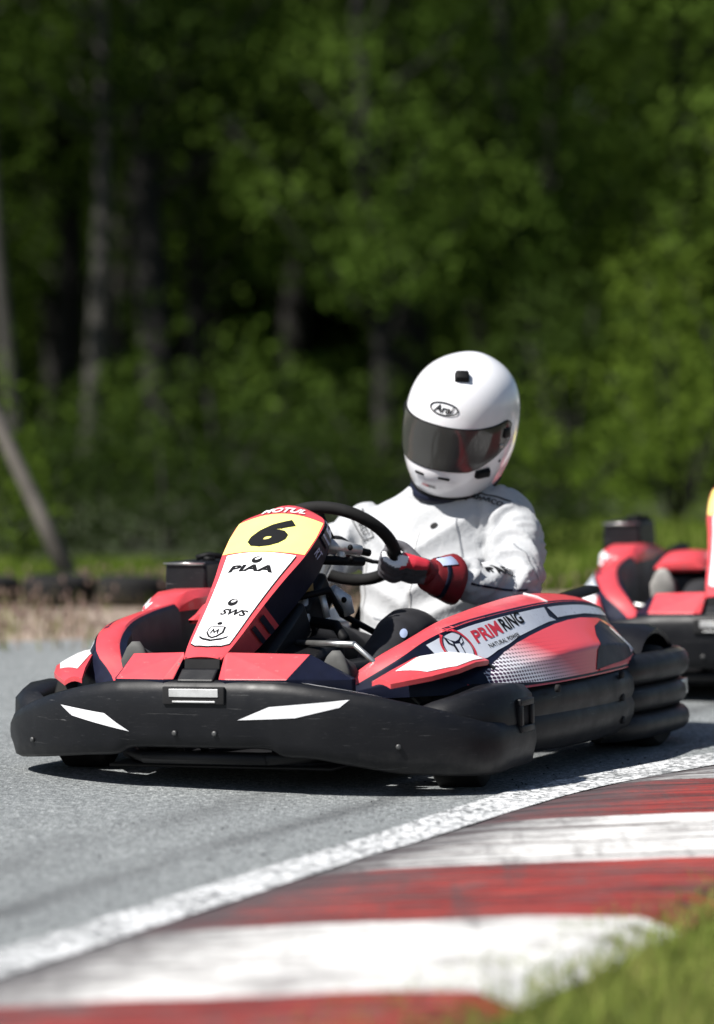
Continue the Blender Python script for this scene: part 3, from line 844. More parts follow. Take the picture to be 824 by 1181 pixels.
# (u scaled by half width) sponsor panel, number plate, top strip
def band_(v0, v1, e, n=12, arc=0):
    l = [(-e, v0 + (v1 - v0) * k / n) for k in range(n + 1)]; r = [(e, v1 - (v1 - v0) * k / n) for k in range(n + 1)]
    return l + r
lay('sponsor_panel', shape2d([band_(.09, .635, .86) + [(.6, .068), (0, .058), (-.6, .068)]], .12), NF(.0014), M['ink'], nosep)
lay('sponsor_panel', shape2d([band_(.095, .64, .835) + [(.6, .075), (0, .065), (-.6, .075)]], .12), NF(.0022), M['white'], nosep)
top = [(-.985 + 1.97 * k / 14, .915 - .035 * (2 * k / 14 - 1) ** 2) for k in range(15)]
low = [(-.985, .655), (-.5, .648), (0, .645), (.5, .648), (.985, .655)]
lay('number_plate', shape2d([low + top[::-1]], .12), NF(.0016), M['yellow'], nosep)
def ntext(name, txt, uc, vc, w, h, m, bold=0, shear=0, space=1.0, off=.0034, rot=0):
    bm = text2d(txt, w, h, .012, bold, shear, space)
    L = .60   # metres per unit v
    def fn(a, b):
        c_, s_ = math.cos(rot), math.sin(rot); a, b = a * c_ - b * s_, a * s_ + b * c_
        v = vc + b / L
        return nose(uc + a / nwide(v), v, off)
    return lay(name, bm, fn, m, nosep)
ntext('number_six', '6', .02, .770, .112, .112, M['ink'], .055, .28)
ntext('lettering', 'MOTUL', .02, .945, .125, .026, M['white'], .03, .2)
ntext('lettering', 'PIAA', .0, .535, .125, .026, M['ink'], .045, .1, 1.05)
ntext('lettering', 'SWS', .28, .268, .070, .020, M['ink'], .03, .25)
ntext('lettering', 'MAZDA', .02, .43, .03, .006, M['greyink'], 0, 0)
ntext('lettering', 'RACING', .10, .385, .085, .008, M['greyink'], .01, .2)
ntext('lettering', 'RT', 1.28, .66, .02, .03, M['lilac'], .02, .2, off=-.018) if False else None
def npoly(name, polys, m, uc, vc, off=.0034):
    L = .60
    bm = shape2d(polys, .02)
    return lay(name, bm, lambda a, b: nose(uc + a / nwide(vc + b / L), vc + b / L, off), m, nosep)
npoly('emblem', [ellipse(0, 0, .014, .013, 20)], M['ink'], .03, .588); npoly('emblem', [ellipse(.002, .004, .008, .004, 14, .5)], M['white'], .03, .588, .0042)
npoly('emblem', [ellipse(0, 0, .013, .012, 20)], M['ink'], .05, .322); npoly('emblem', [ellipse(.002, .003, .007, .004, 14, .5)], M['white'], .05, .322, .0042)
npoly('emblem', ring_polys(0, 0, .013, .011, .002, 20), M['greyink'], .02, .47)
# shield crest with side wings and a crown dot
npoly('crest', [[(-.022, .018), (.022, .018), (.024, -.004), (.012, -.020), (0, -.026), (-.012, -.020), (-.024, -.004)]], M['ink'], .02, .155)
npoly('crest', [[(-.018, .014), (.018, .014), (.019, -.003), (.009, -.016), (0, -.021), (-.009, -.016), (-.019, -.003)]], M['white'], .02, .155, .0042)
npoly('crest', [[(-.012, -.010), (-.008, .010), (0, -.002), (.008, .010), (.012, -.010), (.008, -.010), (.006, 0), (0, -.010), (-.006, 0), (-.008, -.010)]], M['ink'], .02, .155, .005)
npoly('crest', [[(-.040, -.012), (-.026, -.022), (0, -.030), (.026, -.022), (.040, -.012), (.038, -.019), (.026, -.029), (0, -.037), (-.026, -.029), (-.038, -.019)], ellipse(0, .028, .007, .005, 12)], M['ink'], .02, .155)
# stickers on the driver-left side wall
def nside(a, v, off=.0015):
    p = nose(1, v); q = nback(.86, v); d = (q - p); m_ = p.lerp(q, a); t_ = nose(1, min(1, v + .03)) - nose(1, max(0, v - .03))
    n_ = t_.cross(d).normalized()
    if n_.x > 0: n_ = -n_
    return m_ + n_ * (off + .002)
lay('side_sticker', shape2d([[(.12, .80), (.85, .80), (.85, .955), (.30, .955)]], .06), lambda a, v: nside(a, v), M['lilac'], nosep)
lay('side_stripe', shape2d([[(.08, .79), (.85, .79), (.85, .812), (.08, .812)], [(.10, .83), (.85, .83), (.85, .852), (.10, .852)]], .06), lambda a, v: nside(a, v, .003), M['navy'], nosep)
lay('side_emblem', shape2d([ellipse(.55, .915, .18, .02, 18)], .06), lambda a, v: nside(a, v, .003), M['navy'], nosep)
lay('side_lettering', text2d('RT', .42, .05, .05, .02, .2), lambda a, b: nside(.42 + a, .72 + b, .003), M['lilac'], nosep)
lay('side_vent', shape2d([[(.15, .27), (.95, .27), (.95, .30), (.15, .30)], [(.15, .21), (.95, .21), (.95, .235), (.15, .235)]], .06), lambda a, v: nside(a, v, .003), M['navy'], nosep)

# --- lower nose fairing: red wedges either side of a grey block
b_ = MB()
b_.loft([[Vector((x, y, z)) for x, y, z in r_] for r_ in (
    [(.30, .80, .275), (.30, .78, .275), (.30, .78, .20), (.30, .80, .20)],
    [(.235, .915, .280), (.225, .835, .338), (.225, .80, .20), (.235, .90, .20)],
    [(.085, .948, .282), (.060, .880, .345), (.060, .80, .20), (.085, .93, .20)],
    [(.062, .938, .282), (.055, .890, .335), (.055, .80, .20), (.062, .93, .20)])])
b_.loft([[Vector((-x, y, z)) for x, y, z in r_] for r_ in (
    [(.36, .80, .275), (.36, .78, .275), (.36, .78, .20), (.36, .80, .20)],
    [(.235, .915, .280), (.262, .830, .338), (.262, .80, .20), (.235, .90, .20)],
    [(.085, .948, .282), (.060, .880, .345), (.060, .80, .20), (.085, .93, .20)],
    [(.062, .938, .282), (.055, .890, .335), (.055, .80, .20), (.062, .93, .20)])])
for k in range(len(b_.f)):
    c_ = sum((b_.v[i] for i in b_.f[k]), Vector()) / len(b_.f[k])
    b_.m[k] = 0 if c_.z > .29 and abs(c_.x) < .25 else 1
lf = b_.build('lower_fairing', [M['red'], M['navy']], kart, smooth=False, bevel=.004)
b_ = MB(); b_.loft([[Vector((s * .050, y, z)) for y, z in ((.945, .279), (.915, .306), (.89, .306), (.89, .24), (.94, .24))] for s in (1, -1)]); b_.build('centre_block', M['bumper'], lf, smooth=False, bevel=.004)
b_ = MB(); b_.loft([[Vector((s * .048, y, z)) for y, z in ((.904, .304), (.900, .332), (.86, .34), (.84, .30))] for s in (1, -1)]); b_.build('nose_gap', M['lining'], lf, smooth=False)

# --- side pods
R1 = [(.755, .285, .250), (.70, .33, .288), (.66, .362, .318), (.60, .40, .348), (.47, .437, .390), (.33, .452, .410), (.15, .458, .425), (0, .46, .432), (-.15, .46, .429), (-.33, .458, .416), (-.46, .450, .400), (-.57, .43, .372)]
R2 = [(.755, .325, .245), (.70, .37, .278), (.66, .425, .316), (.60, .462, .352), (.47, .50, .383), (.33, .516, .396), (.15, .528, .405), (0, .534, .409), (-.15, .534, .407), (-.31, .532, .396), (-.46, .522, .370), (-.57, .48, .33)]
PB = [(.755, .33, .238), (.66, .46, .266), (.60, .505, .275), (.45, .565, .297), (.38, .572, .314), (.25, .572, .338), (.02, .562, .361), (-.15, .56, .364), (-.33, .555, .356), (-.44, .55, .330), (-.57, .51, .29)]
HM = [(.755, .33, .232), (.66, .47, .24), (.47, .60, .262), (.33, .627, .280), (.15, .648, .295), (0, .656, .300), (-.15, .652, .296), (-.31, .640, .282), (-.46, .605, .26), (-.57, .53, .25)]
H0 = [(.755, .325, .22), (.66, .475, .221), (.47, .62, .222), (.33, .652, .222), (.15, .668, .222), (0, .672, .222), (-.15, .668, .222), (-.31, .655, .222), (-.46, .615, .222), (-.57, .54, .222)]
IN = [(.755, .290, .215), (.66, .34, .20), (.47, .40, .19), (0, .42, .19), (-.57, .41, .20)]
INT = [(.755, .282, .240), (.66, .345, .305), (.47, .42, .370), (0, .44, .412), (-.57, .415, .35)]

def pod(s):
    m = MB(); rings = []
    ys = [.755 - 1.325 * i / 60 for i in range(61)]
    for y in ys:
        r1, r2, pb, hm, h0, i0, i1 = (interp(t, y) for t in (R1, R2, PB, HM, H0, IN, INT))
        L = lambda a, b, k: [a[0] + (b[0] - a[0]) * k, a[1] + (b[1] - a[1]) * k]
        row = [i0, i1, L(r1, i1, .25), r1, L(r1, r2, .35), L(r1, r2, .7), L(r1, r2, .93), r2, L(r2, pb, .12), L(r2, pb, .5), L(r2, pb, .93), pb, L(pb, hm, .25), L(pb, hm, .7), hm, L(hm, h0, .5), h0, [i0[0] + .05, h0[1] - .01]]
        row = [[q[0], q[1]] for q in row]
        row[5][1] += .003; row[4][1] += .003
        rings.append([Vector((s * q[0], y, q[1])) for q in row])
    m.loft(rings)
    n_ = len(rings[0]); k = 0
    for i in range(60):
        for j in range(n_):
            m.m[k] = 1 if j in (16, 17, 0, 1, 7) or (ys[i] > .565 and 7 <= j <= 15) else 0
            k += 1
    p = m.build('side_pod', [M['red'], M['navy']], kart, angle=38)
    bv = bvh_of(p)
    # seen from outside: u = towards the rear, v = up (driver-left side reads left to right)
    cast = lambda off: caster(bv, (s * .6, 0, 0), (0, -1, 0) if s < 0 else (0, 1, 0), (0, 0, 1), off, .5)
    sg = 1 if s < 0 else -1
    def poly(name, pts, mt, off, ml=.011):
        pts = [(-y * sg, z) for y, z in pts]
        return lay(name, shape2d([pts], ml), cast(off), mt, p)
    crease = lambda y, d=0: (y, interp(R2, y)[1] + d)
    ys2 = [.63, .60, .56, .52, .48, .44, .40, .36, .32, .28, .24, .2, .15, .1, .05, 0]
    yr = [-.02, -.06, -.1, -.15, -.2, -.25, -.3, -.35, -.40]
    poly('outline_sticker', [crease(y, .004) for y in ys2 + yr[1:]] + [crease(-.45, .0), (-.50, .31), (-.46, .228), (-.3, .226), (0, .226), (.2, .226), (.40, .228), (.52, .23), (.60, .262), (.63, .28)], M['navy'], .0016)
    poly('sponsor_panel', [crease(y, -.0075) for y in ys2[1:]] + [(.0, .378), (-.03, .366), (.02, .365), (.10, .358), (.18, .350), (.25, .342), (.32, .328), (.386, .317), (.443, .302), (.52, .297), (.58, .300)], M['panelwhite'], .0034)
    poly('rear_panel', [crease(y, -.009) for y in yr] + [(-.44, .352), (-.36, .360), (-.25, .370), (-.12, .3725), (-.05, .372)], M['panelwhite'], .0034)
    poly('haunch_sticker', [(.505, .240), (.498, .268), (.44, .290), (.37, .311), (.28, .329), (.19, .341), (.10, .350), (0, .358), (-.1, .362), (-.2, .362), (-.33, .352), (-.42, .325), (-.46, .275), (-.475, .235), (-.30, .232), (-.1, .232), (.1, .232), (.3, .232)], M['dots'], .0034)
    poly('side_vent', [(-.07, .285), (-.15, .318), (-.22, .338), (-.32, .347), (-.36, .33), (-.43, .255), (-.3, .246), (-.1, .240), (-.03, .236), (-.05, .262)], M['navy'], .0052)
    poly('vent_insert', [(-.335, .325), (-.35, .328), (-.425, .262), (-.36, .258)], M['panelwhite'], .007)
    poly('vent_edge', [(-.38, .252), (-.44, .246), (-.25, .236), (-.05, .232), (-.05, .238), (-.25, .244)], M['redink'], .007)
    if s < 0:
        fn = cast(.0048)
        def ptext(txt, yc, zc, w, h, slope, mt, bold, shear=0, space=1.0, name='lettering'):
            bm = text2d(txt, w, h, .011, bold, shear, space)
            return lay(name, bm, lambda a, b: fn(-yc + a, zc + b + a * slope), mt, p)
        ptext('PRIM', .375, .3625, .140, .030, .13, M['redink'], .03)
        ptext('RING', .228, .3805, .130, .030, .11, M['ink'], .03)
        ptext('NATURAL POWER', .325, .3385, .17, .0095, .11, M['ink'], .012)
        cy_, cz_ = .515, .334
        bm = shape2d(ring_polys(0, 0, .050, .046, .006, 36), .011); lay('emblem', bm, lambda a, b: fn(-cy_ + a, cz_ + b), M['redink'], p)
        bm = shape2d(ring_polys(0, 0, .043, .040, .002, 36), .011); lay('emblem', bm, lambda a, b: fn(-cy_ + a, cz_ + b), M['navy'], p)
        bull = [[(-.030, .028), (-.014, .018), (0, .014), (.014, .018), (.030, .028), (.026, .010), (.013, .004), (.012, -.018), (.020, -.030), (0, -.026), (-.020, -.030), (-.012, -.018), (-.013, .004), (-.026, .010)]]
        lay('emblem', shape2d(bull, .011), lambda a, b: fn(-cy_ + a, cz_ + b), M['navy'], p)
        fn2 = cast(.0064)
        for q in ([(-.008, .008), (.008, .008), (.007, -.02), (-.007, -.02)], [(-.024, .021), (-.013, .013), (-.012, .007), (-.021, .011)], [(.024, .021), (.013, .013), (.012, .007), (.021, .011)]):
            lay('emblem', shape2d([q], .011), lambda a, b: fn2(-cy_ + a, cz_ + b), M['panelwhite'], p)
    # mudguard brow over the front wheel
    m = MB()
    g = []
    for i, (xa, ya, za, xb, yb, zb) in enumerate(((.405, .785, .268, .455, .785, .262), (.43, .72, .292, .53, .705, .276), (.455, .64, .316, .568, .625, .288), (.47, .56, .326, .580, .545, .299), (.48, .49, .322, .578, .46, .297))):
        row = []
        for k in range(6):
            u = k / 5
            row.append(Vector((s * (xa + (xb - xa) * u), ya + (yb - ya) * u, za + (zb - za) * u + .008 * math.sin(math.pi * u))))
        g.append(row + [q - Vector((0, 0, .012)) for q in reversed(row)])
    m.loft(g)
    br_ = m.build('wheel_brow', M['red'], p, angle=40)
    bb = bvh_of(br_)
    ct = caster(bb, (0, 0, .30), (1, 0, 0), (0, 1, 0), .0016, .3)
    lay('brow_sticker', shape2d([[(s * x, y) for x, y in ((.445, .735), (.515, .70), (.560, .62), (.572, .545), (.57, .475), (.488, .50), (.475, .56), (.462, .64))]], .03), ct, M['white'], p)
    m = MB()   # dark arch behind the brow and inner lining
    m.loft([[Vector((s * x, y, z)) for x, z in ((.46, .20), (.47, .318), (.555, .302), (.592, .280), (.602, .20))] for y in (.465, .405)])
    m.build('wheel_arch', M['seat'], p, angle=30)
    m = MB(); yb = [.62, .5, .3, .1, -.1, -.3, -.5]
    m.loft([[Vector((s * (x + dx), y, z)) for dx, z in ((-.02, .10), (-.02, .20), (.0, .20), (.0, .10))] for y, x in ((.66, .33), (.4, .41), (0, .425), (-.5, .42))])
    m.build('inner_skirt', M['seat'], p, smooth=False)
    # filler cap / pad on the rear crest
    m = MB(); m.loft([[Vector((s * (.445 + .03 * math.cos(a)), -.46 + dy, .412 - .055 * (dy + .08) + .013 * math.sin(a))) for a in [2 * math.pi * k / 12 for k in range(12)]] for dy in (.10, .09, 0, -.10, -.115)])
    m.build('crest_pad', M['ink'], p, angle=50)
    m = MB(); m.loft([[Vector((s * x, y + .06 * (x - .46), z)) for y in (-.052, -.060)] + [Vector((s * x, y, z - .01)) for y in (-.060, -.052)] for x, z in ((.462, .4365), (.50, .428), (.530, .4145))])
    m.build('crest_seam', M['white'], p, smooth=False)
    return p
podL = pod(-1); podR = pod(1)

# --- lower side bumpers and rear bumper
for s in (1, -1):
    m = MB(); rg = []
    for (y, x, z0, z1) in ((.44, .56, .10, .20), (.41, .615, .06, .222), (.30, .645, .05, .232), (.10, .664, .047, .232), (-.08, .672, .047, .230), (-.22, .672, .05, .228), (-.30, .664, .055, .226), (-.325, .64, .08, .21)):
        h = z1 - z0
        pr = [(-.14, z0 + .02), (-.03, z0), (-.008, z0 + .012), (.006, z0 + h * .25), (.010, z0 + h * .42), (.002, z0 + h * .52), (.010, z0 + h * .64), (.008, z0 + h * .80), (-.006, z1 - .012), (-.03, z1), (-.14, z1 - .01)]
        rg.append([Vector((s * (x + a), y, z)) for a, z in pr])
    m.loft(rg); sb = m.build('side_bumper', M['bumper'], kart, angle=40)
    for y, z in ((-.20, .21), (-.20, .15), (-.20, .09), (.25, .21)):
        b_ = MB(); b_.tube([(s * .672, y, z), (s * .682, y, z), (s * .6825, y, z)], [.010, .010, .005], 12); b_.build('bolt', M['lining'], sb)
rbp = [(-.25, .60), (-.32, .655), (-.42, .675), (-.58, .682), (-.70, .672), (-.79, .63), (-.845, .54), (-.865, .40), (-.87, .2), (-.87, 0)]
pth = [(x, y) for y, x in rbp] + [(-x, y) for y, x in rbp[-2::-1]]
def smooth_path(p, n=64):
    return [interp([(k, *p[k]) for k in range(len(p))], i / n * (len(p) - 1)) for i in range(n + 1)]
m = MB()
for z, rz, ins in ((.208, .042, 0), (.130, .041, .008), (.056, .037, .002)):
    rg = []; sp_ = smooth_path(pth)
    for i, (x, y) in enumerate(sp_):
        a = sp_[max(0, i - 1)]; b = sp_[min(len(sp_) - 1, i + 1)]; dx, dy = b[0] - a[0], b[1] - a[1]; l = math.hypot(dx, dy); n_ = (dy / l, -dx / l)
        if n_[0] * x + n_[1] * (y + .4) < 0: n_ = (-n_[0], -n_[1])
        rg.append([Vector((x + n_[0] * (-.035 - ins + .045 * math.cos(t)), y + n_[1] * (-.035 - ins + .045 * math.cos(t)), z + rz * math.copysign(abs(math.sin(t)) ** .8, math.sin(t)))) for t in [2 * math.pi * k / 16 for k in range(16)]])
    m.loft(rg)
rb = m.build('rear_bumper', M['bumper'], kart, angle=50)
for s in (1, -1):
    b_ = MB(); b_.box((s * .664, -.70, .140), (.014, .05, .042)); b_.build('rear_reflector', M['steel'], rb, bevel=.003)
    m = MB(); rg = []
    for k in range(9):
        a = R(20 + 120 * k / 8); c = (-.58 - .20 * math.cos(a) * .85, .14 + .185 * math.sin(a))
        rg.append([Vector((s * x, c[0] if True else 0, c[1] - d)) for x, d in ((.44, 0), (.60, .004), (.635, .018), (.63, .03), (.60, .016), (.44, .012))])
    m.loft(rg); mg = m.build('rear_mudguard', M['seat'], kart, angle=45)
    mb_ = bvh_of(mg)
    lay('mudguard_sticker', shape2d([[(s * x, y) for x, y in ((.50, -.66), (.61, -.655), (.615, -.755), (.50, -.76))]], .02), caster(mb_, (0, 0, .3), (1, 0, 0), (0, 1, 0), .0015, .5), M['white'], mg)

# --- seat, engine, airbox, tank cover
m = MB(); rg = []
for (y, z, w, d) in ((.02, .12, .17, .05), (-.10, .095, .20, .09), (-.28, .085, .22, .14), (-.44, .12, .225, .16), (-.56, .26, .22, .13), (-.63, .42, .20, .08), (-.66, .50, .17, .03)):
    ring = []
    for k in range(13):
        a = math.pi * k / 12
        x = w * math.cos(a); zz = z + d * (1 - math.sin(a)) ** 1.2
        ring.append(Vector((x - .02, y + .10 * (1 - math.sin(a)) * (1 if y < -.4 else 0), zz)))
    rg.append(ring + [q + Vector((0, -.008, -.008)) for q in reversed(ring)])
m.loft(rg); m.build('seat', M['seat'], kart, angle=50)
m = MB(); m.box((.36, -.42, .24), (.20, .26, .22), Matrix.Rotation(R(15), 3, 'Y')); m.box((.38, -.34, .33), (.14, .12, .12))
for k in range(7): m.box((.30, -.42, .20 + .022 * k), (.10, .22, .008))
m.tube([(.38, -.50, .22), (.36, -.66, .24), (.20, -.74, .26)], .035, 12)
m.build('engine', M['alloy'], kart, bevel=.008)
m = MB(); m.box((.535, -.16, .474), (.130, .24, .095), taper=.97); ab = m.build('airbox', M['bumper'], kart, bevel=.010, angle=40)
m = MB(); m.tube([(.50, -.12, .519), (.50, -.12, .533)], .018, 16); m.tube([(.53, -.10, .530), (.50, -.12, .538), (.46, -.14, .530)], .008, 8); m.build('airbox_knob', M['ink'], ab)
m = MB(); m.box((.535, -.037, .5185), (.126, .005, .003)); m.build('lid_edge', M['steel'], ab)
# red crest on the engine-side pod in front of the airbox
m = MB(); rg = []
for (y, x0, x1, z1) in ((.20, .45, .53, .412), (.17, .44, .555, .435), (.10, .435, .575, .450), (-.02, .435, .585, .452), (-.2, .44, .58, .442), (-.34, .45, .56, .425)):
    rg.append([Vector((x, y, z)) for x, z in ((x0, .40), (x0, z1 - .02), (x0 + .02, z1), (x1 - .03, z1 - .002), (x1, z1 - .025), (x1 + .006, .38))])
m.loft(rg); ec = m.build('engine_cover', M['red'], kart, angle=45)
eb = bvh_of(ec)
lay('cover_sticker', shape2d([[(.18, .39), (.18, .425), (.05, .44), (-.02, .43), (.05, .39)]], .02), caster(eb, (.55, 0, 0), (0, 1, 0), (0, 0, 1), .0015, .5), M['white'], ec)
m = MB(); rg = []
for (y, z1) in ((.30, .405), (.27, .428), (.18, .438), (.06, .436), (.0, .42)):
    rg.append([Vector((x, y, z)) for x, z in ((.185, .385), (.19, z1 - .03), (.215, z1 - .004), (.27, z1), (.32, z1 - .004), (.345, z1 - .03), (.35, .385))])
m.loft(rg); m.build('tank_cover', M['red'], kart, angle=45)
m = MB(); m.box((.27, .14, .29), (.16, .24, .16)); m.build('fuel_tank', M['seat'], kart, bevel=.02)

# ------------------------------------------------------------------ the driver (same axes as the kart)
person = empty('person', KLOC, KROT)
tag(person, 'kart driver in white suit and white full-face helmet, gloved hands on the wheel', 'person')

def remeshed(mb, voxel, smooth_it=4):
    tmp = mb.build('tmp', M['suit'])
    r = tmp.modifiers.new('r', 'REMESH'); r.mode = 'VOXEL'; r.voxel_size = voxel
    s = tmp.modifiers.new('s', 'SMOOTH'); s.factor = .5; s.iterations = smooth_it
    me = eval_mesh(tmp); bpy.data.objects.remove(tmp)
    me.materials.clear()
    return me

def bone(mb, pts, n=16):
    """tapered limb through (x,y,z,r) points with rounded ends"""
    P_ = []
    N = len(pts)
    for i in range(8 * (N - 1) + 1): P_.append(interp([(k, *pts[k]) for k in range(N)], i / 8))
    mb.tube([p[:3] for p in P_], [p[3] for p in P_], n)
    for e in (P_[0], P_[-1]): mb.ellipsoid(e[:3], (e[3] * .98,) * 3, None, 12)

ARML = [(-.232, -.465, .634, .080), (-.292, -.41, .545, .078), (-.330, -.29, .446, .068), (-.275, -.15, .462, .060), (-.226, -.03, .484, .034)]
ARMR = [(.165, -.445, .585, .078), (.235, -.36, .525, .074), (.30, -.24, .465, .064), (.255, -.13, .475, .056), (.205, -.03, .490, .034)]
LEGL = [(-.10, -.33, .18, .100), (-.16, -.08, .28, .085), (-.205, .15, .335, .070), (-.21, .36, .245, .060), (-.21, .56, .17, .048)]
LEGR = [(.06, -.33, .18, .100), (.13, -.08, .27, .085), (.185, .15, .325, .070), (.21, .36, .245, .060), (.225, .56, .17, .048)]
mb = MB(); rg = []
for (x, y, z, w, d) in ((-.02, -.36, .09, .15, .11), (-.02, -.36, .16, .185, .145), (-.02, -.375, .26, .180, .145), (-.025, -.395, .36, .180, .140), (-.03, -.42, .46, .192, .138), (-.035, -.445, .54, .205, .130), (-.04, -.46, .61, .215, .112), (-.05, -.462, .665, .185, .088), (-.065, -.455, .705, .085, .078), (-.085, -.445, .73, .064, .068), (-.115, -.435, .80, .062, .068)):
    tilt = -.42 if z < .65 else -.2
    rg.append([Vector((x + w * math.cos(a) * abs(math.cos(a)) ** -.15 if abs(math.cos(a)) > 1e-3 else x, y + d * math.sin(a), z - tilt * d * math.sin(a) * .55)) for a in [2 * math.pi * k / 28 for k in range(28)]])
mb.loft(rg)
for L_ in (ARML, ARMR, LEGL, LEGR): bone(mb, L_)
mb.ellipsoid((-.132, -.43, .875), (.078, .098, .115), None, 20); mb.ellipsoid((-.137, -.335, .865), (.016, .022, .03), None, 10)
body_me = remeshed(mb, .0095, 5)
# folds of the cloth
def seg_param(p, L_):
    best = (9, 0, 0)
    acc = 0
    for i in range(len(L_) - 1):
        a = Vector(L_[i][:3]); b = Vector(L_[i + 1][:3]); d = b - a; l = d.length
        t = max(0, min(1, (p - a).dot(d) / (l * l))); q = a + d * t; r = L_[i][3] + (L_[i + 1][3] - L_[i][3]) * t
        e = (p - q).length - r
        if e < best[0]: best = (e, acc + l * t, (p - q, d / l))
        acc += l
    return best, acc
nrm = [v.normal.copy() for v in body_me.vertices]
cls = []
for i, v in enumerate(body_me.vertices):
    p = v.co.copy(); q = min(((seg_param(p, L_), k) for k, L_ in enumerate((ARML, ARMR, LEGL, LEGR))), key=lambda t: t[0][0][0])
    (e, s, (off, ax)), tot = q[0]; k = q[1]
    torso_e = math.hypot((p.x + .03) / .19, (p.y + .40 + .15 * (p.z - .3)) / .14) - 1
    limb = e < .012 and not (k < 2 and torso_e < -.05)
    leg = k >= 2 and e < .02 and p.y > -.24 + .25 * max(0, p.z - .25)
    cls.append(1 if leg else (2 if p.z > .72 else 0))
    if p.z > .71: continue
    if k < 2 and limb:
        ang = math.atan2(off.dot(Vector((0, 0, 1))), off.dot(ax.cross(Vector((0, 0, 1)))))
        n1 = noise.noise(Vector((s * 17 + 1.1 * math.sin(ang + k), .6 * math.cos(ang), k * 5 + .5 * math.sin(ang))))
        n2 = noise.noise(Vector((s * 28 + 1.6 * math.sin(ang * 1.0 + 2), 1.2 * math.cos(ang), k * 9 + math.sin(ang))))
        el = math.exp(-((s - .26) / .13) ** 2)
        d = (.014 + .013 * el) * (.75 - 2.6 * abs(n1)) * .8 + .006 * n2
    elif leg:
        d = .006 * noise.noise(p * 14)
    else:
        u = Vector((.55, -.2, .8)) if p.x < -.03 else Vector((-.55, -.2, .8))
        n1 = noise.noise(Vector((p.dot(u) * 12.5, p.x * 2.6, p.y * 2 + 3)))
        n2 = noise.noise(Vector((p.z * 15 + p.x * 5, p.x * 4, 7)))
        d = .012 * (.75 - 2.6 * abs(n1)) * .8 + .004 * n2 * (1.5 if p.z < .42 else .6)
    v.co = p + nrm[i] * d
for m_ in (M['suit'], M['trousers'], M['lining']): body_me.materials.append(m_)
for f in body_me.polygons:
    c_ = [cls[i] for i in f.vertices]; f.material_index = max(set(c_), key=c_.count); f.use_smooth = True
body = link(bpy.data.objects.new('body', body_me), person)
bodyv = bvh_of(body)
# collar, zip, piping, writing on the suit
m = MB(); m.tube([(-.078 + .088 * math.cos(a), -.448 + .082 * math.sin(a), .716 - .035 * math.sin(a)) for a in [2 * math.pi * k / 28 for k in range(28)]], [.020] * 28, 10, closed=True); m.build('collar', M['navy'], body)
fa = Vector(ARML[2][:3]) - Vector(ARML[4][:3]); fa.normalize()
def body_text(txt, o, u, v, w, h, mt, bold=.02, rot=0, off=.006, shear=0):
    bm = text2d(txt, w, h, .008, bold, shear); f_ = caster(bodyv, o, u, v, off, .3)
    c_, s_ = math.cos(rot), math.sin(rot)
    return lay('suit_lettering', bm, lambda a, b: f_(a * c_ - b * s_, a * s_ + b * c_), mt, body)
def body_poly(name, polys, o, u, v, mt, off=.0030):
    return lay(name, shape2d(polys, .008), caster(bodyv, o, u, v, off, .3), mt, body)
FO = Vector((-.288, -.185, .476)); FV = Vector((0, 0, 1)) + fa * .0
body_text('SPARCO', FO + fa * .022 + Vector((0, 0, .016)), fa, FV, .100, .022, M['ink'], .03, -.10)
def strip(pts, w):
    polys = []
    for i in range(len(pts) - 1):
        a, b = Vector(pts[i]), Vector(pts[i + 1]); d = (b - a).normalized(); n_ = Vector((-d.y, d.x)) * w / 2
        polys.append([tuple(a - n_), tuple(b - n_), tuple(b + n_), tuple(a + n_)])
    return polys
body_poly('piping', strip([(-.10, -.030), (-.05, -.034), (0, -.036), (.05, -.036), (.10, -.030)], .006), FO, fa, FV, M['navy'])
SV = Vector((.42, -.90, .06)).normalized()   # across the front of the shoulders as seen from ahead
fu = Vector((-.90, -.42, 0))
body_text('SPARCO', (-.222, -.395, .672), (-.84, -.30, -.42), (-.25, -.55, .80), .085, .016, M['ink'], .03)
body_poly('shoulder_outline', strip([(-.055, -.02), (-.055, .018), (-.03, .020), (.06, .018)], .0045), (-.222, -.395, .672), (-.84, -.30, -.42), (-.25, -.55, .80), M['ink'])
body_text('SPARCO', (.145, -.365, .605), (-.5, -.1, -.85), (-.84, -.2, .5), .055, .018, M['ink'], .01)
body_poly('shoulder_outline', strip([(-.045, -.016), (.04, -.016), (.045, .016), (-.045, .018)], .003), (.145, -.365, .605), (-.5, -.1, -.85), (-.84, -.2, .5), M['ink'])
body_poly('zip', strip([(0, .10), (.002, .03), (0, -.05), (-.002, -.15), (0, -.22)], .004), (-.04, -.28, .50), (-1, 0, 0), (0, -.2, 1), M['greyink'])
body_poly('piping', strip([(.0, .13), (.02, .06), (.028, -.02), (.02, -.10)], .005), (.15, -.28, .45), (-1, .1, 0), (0, -.2, 1), M['greyink'])
M['seam'] = simple('grey_seam_thread', (.20, .21, .23), .8)
body_poly('seam', strip([(-.01, .09), (.0, .03), (.015, -.03), (.03, -.09)], .0035), (-.155, -.32, .54), (-1, .1, 0), (0, -.25, 1), M['seam'])
body_poly('seam', strip([(-.10, .012), (-.05, 0), (0, -.004), (.05, 0), (.10, .012)], .0035), (-.03, -.25, .345), (-1, 0, 0), (0, -.15, 1), M['seam'])
body_poly('seam', strip([(.01, .06), (.0, .0), (.0, -.06)], .0035), (-.315, -.33, .49), (-.35, -.65, .1), (.3, .1, .9), M['seam'])
body_poly('suit_emblem', [ellipse(0, 0, .012, .008, 14, .6)], (-.085, -.31, .615), (-1, 0, -.1), (0, -.4, 1), M['ink'])
body_poly('trouser_emblem', [ellipse(0, 0, .014, .010, 14, .6)], (-.155, .16, .35), (-.7, -.7, 0), (0, 0, 1), M['lilac'])

